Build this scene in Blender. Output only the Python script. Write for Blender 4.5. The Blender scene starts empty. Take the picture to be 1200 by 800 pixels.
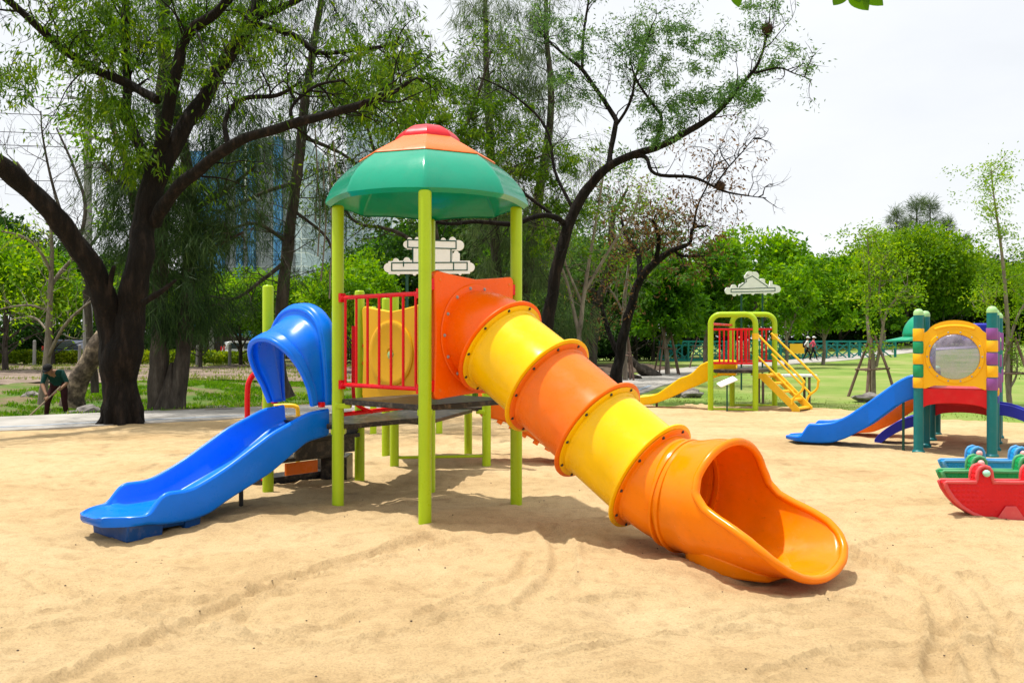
import bpy, bmesh, math, random
import numpy as np
from mathutils import Vector, Matrix, noise as mnoise

R = math.radians
scene = bpy.context.scene
COL = scene.collection
F_PX, CAM_H = 1050.0, 1.6
V = Vector


def at(x, y, Y):
    """photo measurement -> world point at distance Y"""
    return V(((x - 600) / F_PX * Y, Y, CAM_H - (y - 400) / F_PX * Y))


def gnd(x, y):
    Y = F_PX * CAM_H / (y - 400)
    return V(((x - 600) / F_PX * Y, Y, 0))


# ------------------------------------------------------------------ materials
def new_mat(name):
    m = bpy.data.materials.new(name)
    m.use_nodes = True
    nt = m.node_tree
    nt.nodes.clear()
    out = nt.nodes.new('ShaderNodeOutputMaterial')
    return m, nt, out


def N(nt, kind, **kw):
    n = nt.nodes.new(kind)
    for k, v in kw.items():
        if k in n.inputs:
            n.inputs[k].default_value = v
        else:
            setattr(n, k, v)
    return n


def rgba(c):
    return (c[0], c[1], c[2], 1)


def noise_tex(nt, scale, detail=4, rough=.6, coord='Object', stretch=None):
    tc = N(nt, 'ShaderNodeTexCoord')
    src = tc.outputs[coord]
    if stretch:
        mp = N(nt, 'ShaderNodeMapping')
        mp.inputs['Scale'].default_value = stretch
        nt.links.new(src, mp.inputs['Vector'])
        src = mp.outputs[0]
    n = N(nt, 'ShaderNodeTexNoise')
    n.inputs['Scale'].default_value = scale
    n.inputs['Detail'].default_value = detail
    n.inputs['Roughness'].default_value = rough
    nt.links.new(src, n.inputs['Vector'])
    return n


def ramp(nt, fac, stops):
    r = N(nt, 'ShaderNodeValToRGB')
    els = r.color_ramp.elements
    while len(els) < len(stops):
        els.new(.5)
    for e, (p, c) in zip(els, stops):
        e.position = p
        e.color = rgba(c)
    nt.links.new(fac, r.inputs[0])
    return r


def mul(c, k):
    return tuple(min(1, x * k) for x in c)


def plastic(name, c, rough=.32, var=.1, scale=5, trans=0, bump=.0, coat=.0, dust=.07):
    """moulded or painted plastic: worn colour, uneven gloss, a little sand dust"""
    m, nt, out = new_mat(name)
    b = N(nt, 'ShaderNodeBsdfPrincipled')
    n1 = noise_tex(nt, scale, 5, .65)
    cr = ramp(nt, n1.outputs[0], [(.3, mul(c, 1 - var)), (.55, c), (.75, mul(c, 1 + var * .6))])
    n2 = noise_tex(nt, scale * 2.2, 7, .7)
    dm = ramp(nt, n2.outputs[0], [(.48, (0, 0, 0)), (.85, (dust, dust, dust))])
    b.inputs['Specular IOR Level'].default_value = .24
    mx = N(nt, 'ShaderNodeMixRGB')
    nt.links.new(dm.outputs[0], mx.inputs[0])
    nt.links.new(cr.outputs[0], mx.inputs[1])
    mx.inputs[2].default_value = (.45, .36, .24, 1)
    n4 = noise_tex(nt, scale * 5, 8, .8, stretch=(1, 1, 3))
    sc = ramp(nt, n4.outputs[0], [(.58, (1, 1, 1)), (.72, (1 - var * 2.2,) * 3)])
    mw = N(nt, 'ShaderNodeMixRGB', blend_type='MULTIPLY', Fac=1)
    nt.links.new(mx.outputs[0], mw.inputs[1])
    nt.links.new(sc.outputs[0], mw.inputs[2])
    mx = mw
    nt.links.new(mx.outputs[0], b.inputs['Base Color'])
    rr = ramp(nt, n2.outputs[0], [(.35, (rough * .8,) * 3), (.7, (rough * 1.35,) * 3)])
    nt.links.new(rr.outputs[0], b.inputs['Roughness'])
    b.inputs['Coat Weight'].default_value = coat
    b.inputs['Coat Roughness'].default_value = .1
    if bump:
        bn = noise_tex(nt, scale * 1.5, 3, .5)
        bp = N(nt, 'ShaderNodeBump', Strength=bump, Distance=.02)
        nt.links.new(bn.outputs[0], bp.inputs['Height'])
        nt.links.new(bp.outputs[0], b.inputs['Normal'])
    sh = b.outputs[0]
    if trans:
        t = N(nt, 'ShaderNodeBsdfTranslucent')
        nt.links.new(mx.outputs[0], t.inputs[0])
        ms = N(nt, 'ShaderNodeMixShader', Fac=trans)
        nt.links.new(b.outputs[0], ms.inputs[1])
        nt.links.new(t.outputs[0], ms.inputs[2])
        sh = ms.outputs[0]
    nt.links.new(sh, out.inputs[0])
    return m


def rough_mat(name, stops, scale=3, detail=8, rough=.9, bump=.5, bscale=None, dist=.02, stretch=None, bstretch=None, spec=.2):
    m, nt, out = new_mat(name)
    b = N(nt, 'ShaderNodeBsdfPrincipled', Roughness=rough)
    b.inputs['Specular IOR Level'].default_value = spec
    n = noise_tex(nt, scale, detail, .65, stretch=stretch)
    nt.links.new(ramp(nt, n.outputs[0], stops).outputs[0], b.inputs['Base Color'])
    bn = noise_tex(nt, bscale or scale * 3, 6, .7, stretch=bstretch or stretch)
    bp = N(nt, 'ShaderNodeBump', Strength=bump, Distance=dist)
    nt.links.new(bn.outputs[0], bp.inputs['Height'])
    nt.links.new(bp.outputs[0], b.inputs['Normal'])
    nt.links.new(b.outputs[0], out.inputs[0])
    return m


def leaf_mat(name, c1, c2, c3=None, trans=.4, nscale=.8):
    """two-sided leaf: hue varies leaf by leaf and twig by twig, light comes through"""
    m, nt, out = new_mat(name)
    g = N(nt, 'ShaderNodeNewGeometry')
    n = noise_tex(nt, nscale, 2, .5)
    ad = N(nt, 'ShaderNodeMath', operation='MULTIPLY_ADD')
    nt.links.new(g.outputs['Random Per Island'], ad.inputs[0])
    ad.inputs[1].default_value = .55
    sc = N(nt, 'ShaderNodeMath', operation='MULTIPLY_ADD')
    nt.links.new(n.outputs[0], sc.inputs[0])
    sc.inputs[1].default_value = 1.3
    sc.inputs[2].default_value = -.43
    nt.links.new(sc.outputs[0], ad.inputs[2])
    cr = ramp(nt, ad.outputs[0], [(.15, c1), (.6, c2), (.97, c3 or c2)])
    d = N(nt, 'ShaderNodeBsdfPrincipled', Roughness=.5)
    d.inputs['Specular IOR Level'].default_value = .12
    nt.links.new(cr.outputs[0], d.inputs['Base Color'])
    t = N(nt, 'ShaderNodeBsdfTranslucent')
    hs = N(nt, 'ShaderNodeHueSaturation', Hue=.485, Saturation=1.1, Value=1.3)
    nt.links.new(cr.outputs[0], hs.inputs['Color'])
    nt.links.new(hs.outputs[0], t.inputs[0])
    ms = N(nt, 'ShaderNodeMixShader', Fac=trans)
    nt.links.new(d.outputs[0], ms.inputs[1])
    nt.links.new(t.outputs[0], ms.inputs[2])
    nt.links.new(ms.outputs[0], out.inputs[0])
    return m


M = {}
M['lime'] = plastic('lime_paint', (.38, .545, .012), .3, .06, 3, dust=.03)
M['orange'] = plastic('orange_plastic', (.97, .25, .0), .22, .14, 2.5, trans=.15, bump=.06)
M['orange_entry'] = plastic('orange_red_plastic', (.92, .125, .0), .26, .08, 2.5, bump=.05)
M['orange_faded'] = plastic('faded_orange_plastic', (.9, .18, .01), .28, .12, 2.5, trans=.1, bump=.06, dust=.16)
M['yellow'] = plastic('yellow_plastic', (.95, .57, .0), .24, .1, 2.5, trans=.1, bump=.06, dust=.12)
M['yellow_panel'] = plastic('amber_plastic', (.85, .45, .01), .35, .06, 3)
M['yellow_paint'] = plastic('yellow_paint', (.85, .5, .02), .35, .06, 4)
M['blue'] = plastic('blue_plastic', (.0, .165, .86), .3, .1, 2.5, bump=.06, dust=.02)
M['blue_base'] = plastic('dark_blue_plastic', (.004, .06, .24), .5, .2, 4, dust=.3)
M['navy'] = plastic('navy_plastic', (.02, .03, .4), .35, .1, 3)
M['red'] = plastic('red_paint', (.7, .005, .012), .26, .06, 4, dust=.02)
M['red_plastic'] = plastic('red_plastic', (.62, .01, .015), .35, .1, 4)
M['roof_green'] = plastic('green_roof_plastic', (.008, .42, .26), .16, .1, 2, trans=.3, bump=.12, coat=.5)
M['roof_orange'] = plastic('orange_roof_plastic', (.82, .16, .025), .3, .14, 2.5, bump=.08, dust=.1)
M['roof_red'] = plastic('red_roof_plastic', (.6, .008, .02), .3, .12, 3, bump=.08, dust=.08)
M['teal'] = plastic('teal_plastic', (.008, .16, .17), .4, .1, 4)
M['purple'] = plastic('purple_plastic', (.24, .07, .28), .4, .1, 4)
M['green_plastic'] = plastic('green_plastic', (.01, .27, .11), .35, .1, 4)
M['mint'] = plastic('pale_green_plastic', (.36, .62, .27), .4, .1, 5)
M['cap_green'] = plastic('cap_green_plastic', (.012, .36, .2), .35, .1, 4, trans=.15)
M['black_deck'] = plastic('black_rubber_deck', (.022, .02, .02), .38, .2, 6, dust=.45)
M['bolt'] = plastic('steel_bolt', (.35, .34, .33), .3, .1, 9)
M['bolt_dark'] = plastic('dark_bolt', (.03, .028, .028), .4, .1, 9)
M['white'] = plastic('white_board', (.93, .93, .925), .5, .08, 3, dust=.14)
M['bottle'] = plastic('bottle_green_paint', (.012, .075, .055), .4, .1, 4)
M['bridge'] = plastic('teal_steel_paint', (.01, .2, .18), .5, .12, 1.5)
M['skin'] = plastic('skin', (.28, .15, .09), .55, .05, 6, dust=0)
M['cloth_green'] = plastic('dark_green_cloth', (.006, .05, .042), .85, .2, 8, dust=.02)
M['cloth_maroon'] = plastic('maroon_cloth', (.035, .008, .01), .85, .2, 8, dust=.02)
M['cloth_black'] = plastic('black_cloth', (.012, .012, .014), .85, .2, 8, dust=.02)
M['cloth_white'] = plastic('white_cloth', (.75, .75, .76), .85, .05, 8, dust=.02)
M['cloth_cream'] = plastic('cream_cloth', (.66, .52, .3), .85, .08, 8, dust=.02)
M['cloth_pink'] = plastic('pink_cloth', (.7, .1, .17), .85, .08, 8, dust=.02)
M['car_navy'] = plastic('navy_car_paint', (.01, .022, .06), .15, .05, 3, coat=.6, dust=.05)
M['car_white'] = plastic('white_car_paint', (.7, .71, .72), .2, .04, 3, coat=.6, dust=.05)
M['glass_dark'] = plastic('car_glass', (.04, .06, .075), .06, .05, 3, dust=.02)
M['lamp_red'] = plastic('red_lamp_plastic', (.55, .02, .02), .2, .05, 6, dust=0)
M['tyre'] = plastic('tyre_rubber', (.015, .015, .016), .8, .1, 9)
M['knob_pink'] = plastic('pink_knob', (.75, .4, .38), .4, .05, 9)
M['knob_mint'] = plastic('mint_knob', (.35, .7, .52), .4, .05, 9)
M['concrete'] = rough_mat('grey_concrete', [(.3, (.2, .2, .19)), (.7, (.32, .31, .29))], 2, bump=.3)
M['bark_dark'] = rough_mat('dark_bark', [(.3, (.003, .0025, .002)), (.52, (.011, .008, .006)), (.72, (.04, .027, .02)), (.85, (.1, .07, .05))], 7, 10, bump=1, bscale=13, dist=.12, stretch=(1, 1, .22))
M['bark_grey'] = rough_mat('grey_bark', [(.3, (.022, .018, .015)), (.55, (.07, .058, .047)), (.78, (.16, .135, .11))], 6, 9, bump=1, bscale=10, dist=.05, stretch=(1, 1, .25))
M['bark_pale'] = rough_mat('pale_bark', [(.3, (.12, .1, .08)), (.55, (.24, .2, .16)), (.78, (.36, .31, .25))], 7, 8, bump=.6, bscale=14, dist=.02, stretch=(1, 1, .3))
M['bark_patch'] = rough_mat('flaking_bark', [(.38, (.05, .04, .03)), (.5, (.13, .1, .075)), (.62, (.36, .28, .19))], 4, 9, bump=1, bscale=8, dist=.05)
M['stake'] = rough_mat('weathered_timber', [(.3, (.1, .065, .05)), (.7, (.24, .16, .13))], 8, 5, bump=.4, stretch=(1, 1, .2))
M['rock'] = rough_mat('broken_rock', [(.3, (.1, .09, .085)), (.6, (.26, .24, .22)), (.8, (.4, .37, .34))], 3, 9, bump=.8, dist=.05)
M['nest'] = rough_mat('dry_twigs', [(.3, (.02, .014, .01)), (.7, (.09, .05, .03))], 14, 5, bump=1)
M['stick'] = rough_mat('worn_wood', [(.3, (.3, .22, .15)), (.7, (.45, .36, .26))], 9, 4, bump=.2)
M['leaf_near'] = leaf_mat('long_leaf', (.025, .075, .008), (.09, .19, .012), (.2, .28, .02), .5, 1.2)
M['leaf_grey'] = leaf_mat('grey_green_leaf', (.03, .085, .02), (.095, .2, .045), (.18, .28, .07), .45, .8)
M['needle'] = leaf_mat('needle_foliage', (.012, .034, .009), (.034, .072, .019), (.09, .15, .04), .3, .6)
M['needle_pale'] = leaf_mat('pale_needle_foliage', (.045, .08, .03), (.095, .15, .05), (.16, .22, .07), .35, .6)
M['leaf_bright'] = leaf_mat('bright_leaf', (.04, .14, .004), (.13, .31, .008), (.27, .42, .02), .5, .45)
M['leaf_mid'] = leaf_mat('mid_green_leaf', (.022, .09, .005), (.08, .22, .01), (.18, .33, .018), .48, .4)
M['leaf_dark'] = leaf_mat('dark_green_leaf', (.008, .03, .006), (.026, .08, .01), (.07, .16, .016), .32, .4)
M['leaf_yellowgreen'] = leaf_mat('yellow_green_leaf', (.045, .13, .004), (.13, .27, .008), (.3, .42, .025), .5, .35)  # yellow-green leaf variety for the broad crowns
M['leaf_young'] = leaf_mat('young_leaf', (.08, .19, .008), (.19, .36, .015), (.33, .44, .03), .5, 1.2)
M['leaf_dead'] = leaf_mat('dead_leaf', (.07, .036, .014), (.17, .095, .035), (.3, .18, .07), .3, 1)
M['leaf_hedge'] = leaf_mat('hedge_leaf', (.09, .18, .01), (.24, .34, .02), (.42, .46, .03), .4, .5)
M['blade'] = leaf_mat('grass_blade', (.05, .16, .006), (.12, .29, .012), (.24, .38, .04), .45, .6)
M['blade_dry'] = leaf_mat('lawn_blade', (.13, .2, .03), (.24, .31, .06), (.38, .38, .13), .35, .8)


def sand_material():
    m, nt, out = new_mat('sand')
    b = N(nt, 'ShaderNodeBsdfPrincipled', Roughness=.95)
    b.inputs['Specular IOR Level'].default_value = .12
    n1 = noise_tex(nt, .55, 6, .6, stretch=(.7, 1, 1))
    c1 = ramp(nt, n1.outputs[0], [(.28, (.385, .262, .13)), (.46, (.5, .358, .188)), (.7, (.56, .42, .238))])
    n2 = noise_tex(nt, 5, 8, .75)
    c2 = ramp(nt, n2.outputs[0], [(.3, (.76, .73, .7)), (.5, (1, 1, 1)), (.75, (1.1, 1.1, 1.12))])
    n3 = noise_tex(nt, 75, 6, .8)
    c3 = ramp(nt, n3.outputs[0], [(.3, (.55, .52, .48)), (.45, (.95, .95, .95)), (.7, (1.2, 1.2, 1.2))])
    mx = N(nt, 'ShaderNodeMixRGB', blend_type='MULTIPLY', Fac=1)
    my = N(nt, 'ShaderNodeMixRGB', blend_type='MULTIPLY', Fac=1)
    nt.links.new(c1.outputs[0], mx.inputs[1])
    nt.links.new(c2.outputs[0], mx.inputs[2])
    nt.links.new(mx.outputs[0], my.inputs[1])
    nt.links.new(c3.outputs[0], my.inputs[2])
    nt.links.new(my.outputs[0], b.inputs['Base Color'])
    b1 = N(nt, 'ShaderNodeBump', Strength=.7, Distance=.03)
    nb = noise_tex(nt, 13, 10, .78, stretch=(.65, 1, 1))
    nt.links.new(nb.outputs[0], b1.inputs['Height'])
    b2 = N(nt, 'ShaderNodeBump', Strength=.8, Distance=.01)
    nt.links.new(n3.outputs[0], b2.inputs['Height'])
    nt.links.new(b1.outputs[0], b2.inputs['Normal'])
    nt.links.new(b2.outputs[0], b.inputs['Normal'])
    nt.links.new(b.outputs[0], out.inputs[0])
    return m


M['sand'] = sand_material()
M['lawn'] = rough_mat('lawn_grass', [(.3, (.09, .165, .02)), (.45, (.16, .245, .04)), (.58, (.225, .265, .07)), (.7, (.33, .29, .14))], .28, 10, bump=.5, bscale=30, dist=.04)
M['bank'] = rough_mat('bank_soil_and_grass', [(.33, (.05, .12, .012)), (.45, (.1, .15, .025)), (.55, (.16, .125, .065)), (.72, (.25, .18, .12))], .6, 10, bump=.8, bscale=14, dist=.06)
M['litter'] = rough_mat('leaf_litter', [(.3, (.08, .06, .045)), (.5, (.2, .15, .115)), (.66, (.3, .235, .19)), (.75, (.4, .34, .29))], 1.6, 10, bump=.8, bscale=9, dist=.06)
M['soil'] = rough_mat('damp_soil', [(.3, (.05, .036, .025)), (.7, (.14, .1, .07))], 1.6, 9, bump=.8, dist=.06)
M['path'] = rough_mat('concrete_path', [(.3, (.26, .245, .22)), (.55, (.38, .36, .33)), (.75, (.46, .435, .4))], .9, 10, bump=.25, bscale=25, dist=.01)
M['path_line'] = rough_mat('worn_blue_line', [(.4, (.38, .42, .47)), (.65, (.27, .36, .47))], 3, 6, bump=.1)
M['timber_edge'] = rough_mat('dark_fence_boards', [(.3, (.03, .024, .02)), (.7, (.07, .055, .045))], 1.5, 6, bump=.4, stretch=(3, 1, .3))


# ------------------------------------------------------------------ mesh tools
ORIGIN = {}


class MB:
    def __init__(self):
        self.v, self.f = [], []

    def add(self, vs, fs):
        o = len(self.v)
        self.v += [tuple(p) for p in vs]
        self.f += [tuple(i + o for i in f) for f in fs]

    def loft(self, rings, closed=True, cap=(True, True)):
        n = len(rings[0])
        vs = [p for r in rings for p in r]
        fs = []
        for i in range(len(rings) - 1):
            for j in range(n if closed else n - 1):
                k = (j + 1) % n
                fs.append((i * n + j, i * n + k, (i + 1) * n + k, (i + 1) * n + j))
        if closed and cap[0]:
            fs.append(tuple(range(n - 1, -1, -1)))
        if closed and cap[1]:
            o = (len(rings) - 1) * n
            fs.append(tuple(range(o, o + n)))
        self.add(vs, fs)
        return self

    def tube(self, pts, r, n=10, cap=True, loop=False):
        pts = [V(p) for p in pts]
        m = len(pts)
        rs = r if hasattr(r, '__len__') else [r] * m
        tang = []
        for i in range(m):
            if loop:
                d = pts[(i + 1) % m] - pts[i - 1]
            else:
                d = pts[min(i + 1, m - 1)] - pts[max(i - 1, 0)]
            tang.append(d.normalized() if d.length > 1e-9 else V((0, 0, 1)))
        ref = V((0, 0, 1)) if abs(tang[0].z) < .9 else V((1, 0, 0))
        a = tang[0].cross(ref).normalized()
        rings = []
        for i in range(m):
            a = a - tang[i] * a.dot(tang[i])
            a = a.normalized() if a.length > 1e-6 else tang[i].orthogonal().normalized()
            b = tang[i].cross(a)
            rings.append([pts[i] + (a * math.cos(2 * math.pi * k / n) + b * math.sin(2 * math.pi * k / n)) * rs[i] for k in range(n)])
        if loop:
            rings.append(rings[0])
        self.loft(rings, True, (cap and not loop,) * 2)
        return self

    def box(self, c, size, ax=None):
        c = V(c)
        x, y, z = ax or (V((1, 0, 0)), V((0, 1, 0)), V((0, 0, 1)))
        h = [s / 2 for s in size]
        vs = [c + x * (sx * h[0]) + y * (sy * h[1]) + z * (sz * h[2]) for sx in (-1, 1) for sy in (-1, 1) for sz in (-1, 1)]
        self.add(vs, [(0, 1, 3, 2), (4, 6, 7, 5), (0, 4, 5, 1), (2, 3, 7, 6), (0, 2, 6, 4), (1, 5, 7, 3)])
        return self

    def prism(self, outline, o, ux, uy, th):
        o, ux, uy, th = V(o), V(ux), V(uy), V(th)
        n = len(outline)
        a = [o + ux * p[0] + uy * p[1] for p in outline]
        b = [p + th for p in a]
        fs = [tuple(range(n)), tuple(range(2 * n - 1, n - 1, -1))]
        fs += [(i, i + n, (i + 1) % n + n, (i + 1) % n) for i in range(n)]
        self.add(a + b, fs)
        return self

    def ball(self, c, r, n=10, sz=1.0):
        c = V(c)
        rings = []
        for i in range(1, n):
            t = math.pi * i / n
            rings.append([c + V((r * math.sin(t) * math.cos(2 * math.pi * k / n), r * math.sin(t) * math.sin(2 * math.pi * k / n), -r * sz * math.cos(t))) for k in range(n)])
        self.loft(rings)
        return self

    def lathe(self, prof, c, n=24, axis=None, cap=(True, True)):
        """prof: (r, h) along axis"""
        c = V(c)
        ax = (axis or V((0, 0, 1))).normalized()
        a = ax.orthogonal().normalized()
        b = ax.cross(a)
        rings = [[c + ax * h + (a * math.cos(2 * math.pi * k / n) + b * math.sin(2 * math.pi * k / n)) * r for k in range(n)] for r, h in prof]
        self.loft(rings, True, cap)
        return self

    def build(self, name, mat, parent=None, sharp=38, bevel=0, solid=0, subsurf=0, wn=False):
        me = bpy.data.meshes.new(name)
        off = ORIGIN.get(parent.name, V((0, 0, 0))) if parent else V((0, 0, 0))
        me.from_pydata([(p[0] - off.x, p[1] - off.y, p[2] - off.z) for p in self.v], [], self.f)
        bm = bmesh.new()
        bm.from_mesh(me)
        bmesh.ops.recalc_face_normals(bm, faces=bm.faces)
        bm.to_mesh(me)
        bm.free()
        me.polygons.foreach_set('use_smooth', [True] * len(me.polygons))
        me.set_sharp_from_angle(angle=R(sharp))
        mats = mat if isinstance(mat, (list, tuple)) else [mat]
        for x in mats:
            me.materials.append(M[x] if isinstance(x, str) else x)
        o = bpy.data.objects.new(name, me)
        COL.objects.link(o)
        if parent:
            o.parent = parent
            ORIGIN[o.name] = off
        if solid:
            s = o.modifiers.new('solid', 'SOLIDIFY')
            s.thickness = solid
            s.offset = 0
        if subsurf:
            s = o.modifiers.new('sub', 'SUBSURF')
            s.levels = s.render_levels = subsurf
        if bevel:
            s = o.modifiers.new('bevel', 'BEVEL')
            s.width = bevel
            s.segments = 2
            s.limit_method = 'ANGLE'
            s.angle_limit = R(35)
            s.harden_normals = False
        return o


def tag(o, label, cat, group=None, kind=None):
    o['label'] = label
    o['category'] = cat
    if group:
        o['group'] = group
    if kind:
        o['kind'] = kind
    return o


def thing(name, label, cat, loc=(0, 0, 0), group=None):
    o = bpy.data.objects.new(name, None)
    o.empty_display_size = .2
    COL.objects.link(o)
    o.location = loc
    ORIGIN[o.name] = V(loc)
    return tag(o, label, cat, group)


def copy_tree(o, parent=None):
    c = o.copy()
    COL.objects.link(c)
    if parent:
        c.parent = parent
    for ch in [x for x in bpy.data.objects if x.parent == o]:
        copy_tree(ch, c)
    return c


def sheet(name, xs, ys, zf, mat, keep=None, kind='structure'):
    """one regular grid sheet; zf and keep take numpy arrays"""
    X, Y = np.meshgrid(np.array(xs), np.array(ys))
    Z = zf(X, Y)
    ny, nx = X.shape
    co = np.stack([X, Y, Z], -1).reshape(-1, 3)
    idx = np.arange(nx * ny).reshape(ny, nx)
    q = np.stack([idx[:-1, :-1], idx[:-1, 1:], idx[1:, 1:], idx[1:, :-1]], -1).reshape(-1, 4)
    if keep is not None:
        cx = (X[:-1, :-1] + X[1:, 1:]) / 2
        cy = (Y[:-1, :-1] + Y[1:, 1:]) / 2
        q = q[keep(cx, cy).reshape(-1)]
    used, inv = np.unique(q.reshape(-1), return_inverse=True)
    return quads_obj(name, co[used], inv.reshape(-1, 4), mat, None, kind, True)


def quads_obj(name, co, q, mat, parent=None, kind=None, smooth=False):
    me = bpy.data.meshes.new(name)
    co = np.asarray(co, np.float32)
    if parent:
        off = ORIGIN.get(parent.name, V((0, 0, 0)))
        co = co - np.array(off, np.float32)
    me.vertices.add(len(co))
    me.vertices.foreach_set('co', co.reshape(-1))
    me.loops.add(q.size)
    me.loops.foreach_set('vertex_index', q.reshape(-1).astype(np.int32))
    me.polygons.add(len(q))
    me.polygons.foreach_set('loop_start', np.arange(0, q.size, q.shape[1], dtype=np.int32))
    me.update(calc_edges=True)
    if smooth:
        me.polygons.foreach_set('use_smooth', np.ones(len(q), bool))
    me.materials.append(M[mat])
    o = bpy.data.objects.new(name, me)
    COL.objects.link(o)
    if parent:
        o.parent = parent
        ORIGIN[o.name] = off
    if kind:
        o['kind'] = kind
    return o


# value noise in numpy
def _hash(ix, iy, s):
    h = (ix.astype(np.int64) * 374761393 + iy.astype(np.int64) * 668265263 + s * 974711) & 0x7fffffff
    h = ((h ^ (h >> 13)) * 1274126177) & 0x7fffffff
    return ((h ^ (h >> 16)) & 0xffff) / 65535.0


def vnoise(x, y, s=0):
    ix, iy = np.floor(x), np.floor(y)
    fx, fy = x - ix, y - iy
    fx, fy = fx * fx * fx * (fx * (fx * 6 - 15) + 10), fy * fy * fy * (fy * (fy * 6 - 15) + 10)
    a, b = _hash(ix, iy, s), _hash(ix + 1, iy, s)
    c, d = _hash(ix, iy + 1, s), _hash(ix + 1, iy + 1, s)
    return (a * (1 - fx) + b * fx) * (1 - fy) + (c * (1 - fx) + d * fx) * fy - .5


def fbm(x, y, s=0, oct=4, gain=.5):
    t, a = 0, 1
    for i in range(oct):
        t = t + vnoise(x * 2 ** i + i * 17.3, y * 2 ** i - i * 9.1, s + i) * a
        a *= gain
    return t


def sstep(a, b, x):
    t = np.clip((x - a) / (b - a), 0, 1)
    return t * t * (3 - 2 * t)


# ------------------------------------------------------------------ ground
PATH = [(-40, 9.8), (-24, 13), (-16.5, 15.1), (-11.2, 16.6), (-8.2, 18.5), (-5.6, 20.3), (-2.5, 21.7), (0, 23.2), (2.4, 27), (4.2, 32.5), (6.3, 39), (11, 50), (19, 62), (30, 74), (45, 84)]
PW = [1.7] * 4 + [1.6, 1.45, 1.4, 1.4, 1.3, 1.3, 1.5, 1.8, 1.9, 2.0, 2.0]      # half widths


def smooth_poly(pts, n=8):
    pts = [V(p) for p in pts]
    out = []
    for i in range(len(pts) - 1):
        p0, p1, p2, p3 = pts[max(i - 1, 0)], pts[i], pts[i + 1], pts[min(i + 2, len(pts) - 1)]
        for k in range(n):
            t = k / n
            out.append(.5 * (2 * p1 + (p2 - p0) * t + (2 * p0 - 5 * p1 + 4 * p2 - p3) * t * t + (3 * p1 - p0 - 3 * p2 + p3) * t ** 3))
    out.append(pts[-1])
    return out


_pp = smooth_poly([(x, y, w) for (x, y), w in zip(PATH, PW)], 8)
PX = np.array([p.x for p in _pp])
PY = np.array([p.y for p in _pp])


def path_y(x):
    return np.interp(x, PX, PY)


def lawn_y(x):
    return np.interp(x, [1.5, 2.5, 3.5, 5, 7.2, 8.2, 9.9, 14, 30], [25, 24.2, 23.2, 22.4, 21.2, 19.6, 17.4, 15, 8])


def terrain(x, y):
    x = np.asarray(x, float)
    y = np.asarray(y, float)
    d = y - path_y(x)
    dip = -.3 * sstep(2.0, 4.0, d) * (1 - sstep(6, 15, d)) * (1 - sstep(-6, -1.0, x))
    rise = 1.15 * sstep(50, 92, y) * sstep(14, 40, x) + .12 * sstep(24, 40, y) * sstep(6, 14, x)
    bump = fbm(x * .35, y * .35, 5, 3) * .08 * sstep(20, 30, y)
    return dip + rise + bump


def tz(x, y):
    return float(terrain(np.array([x]), np.array([y]))[0])


rng = np.random.default_rng(7)
random.seed(7)

# lawn: the base ground sheet, out to the horizon
gx = sorted(set(list(np.arange(-700, -60, 80)) + list(np.arange(-60, 60.1, 1.0)) + list(np.arange(100, 701, 80))))
gy = sorted(set(list(np.arange(-400, -10, 65)) + list(np.arange(-10, 100, .8)) + list(np.arange(100, 180, 8)) + list(np.arange(180, 1400, 110))))
sheet('lawn', gx, gy, lambda x, y: terrain(x, y) - .02 - .3 * sstep(.4, 2.5, np.minimum(path_y(x), np.where(x < 1.4, 99, lawn_y(x))) - y), 'lawn')

# sand with trodden relief
TRACKS = [
    ([(-2.25, 3.9), (-2.09, 4.31), (-1.82, 5.17), (-1.33, 6.34), (-.6, 7.2)], .10, -.016),
    ([(-2.2, 5.25), (-1.75, 5.06), (-1.25, 4.95), (-.9, 5.3)], .06, -.012),
    ([(-1.6, 5.3), (-1.1, 4.75), (-.3, 5.1), (.7, 5.6)], .05, -.010),
    ([(2.0, 3.9), (2.05, 4.31), (2.46, 5.09), (2.75, 6), (2.55, 7), (2.2, 7.9)], .08, -.016),
    ([(2.3, 3.9), (2.4, 4.4), (2.85, 5.2), (3.1, 6.1)], .06, -.012),
    ([(.1, 5.4), (.32, 6.0), (.38, 6.8), (.3, 7.5)], .09, -.013),
    ([(-.5, 5.2), (0, 5.9), (.15, 6.6)], .06, -.01),
    ([(.1, 4.6), (1.0, 4.9), (1.9, 5.1), (3.2, 5.0)], .06, -.009),
    ([(1.2, 4.2), (1.7, 4.6), (2.6, 4.8)], .05, -.01),
    ([(-3.6, 6.4), (-2.9, 5.7), (-2.2, 5.5), (-1.3, 5.7)], .06, -.009),
    ([(2.5, 6.6), (3.2, 7.4), (4.6, 7.6)], .07, -.011),
    ([(1.9, 3.6), (2.25, 4.4), (2.3, 5.2), (2.0, 5.9)], .04, -.008),
    ([(2.12, 3.6), (2.5, 4.4), (2.56, 5.2), (2.26, 5.95)], .04, -.008),
    ([(-3.4, 4.6), (-2.6, 5.0), (-1.4, 6.0), (-.2, 6.9)], .045, -.008),
    ([(-3.4, 4.9), (-2.7, 5.3), (-1.5, 6.3), (-.3, 7.2)], .045, -.008),
    ([(-.9, 4.0), (.3, 4.5), (1.6, 5.4), (2.3, 5.7)], .05, -.008),
]


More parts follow.
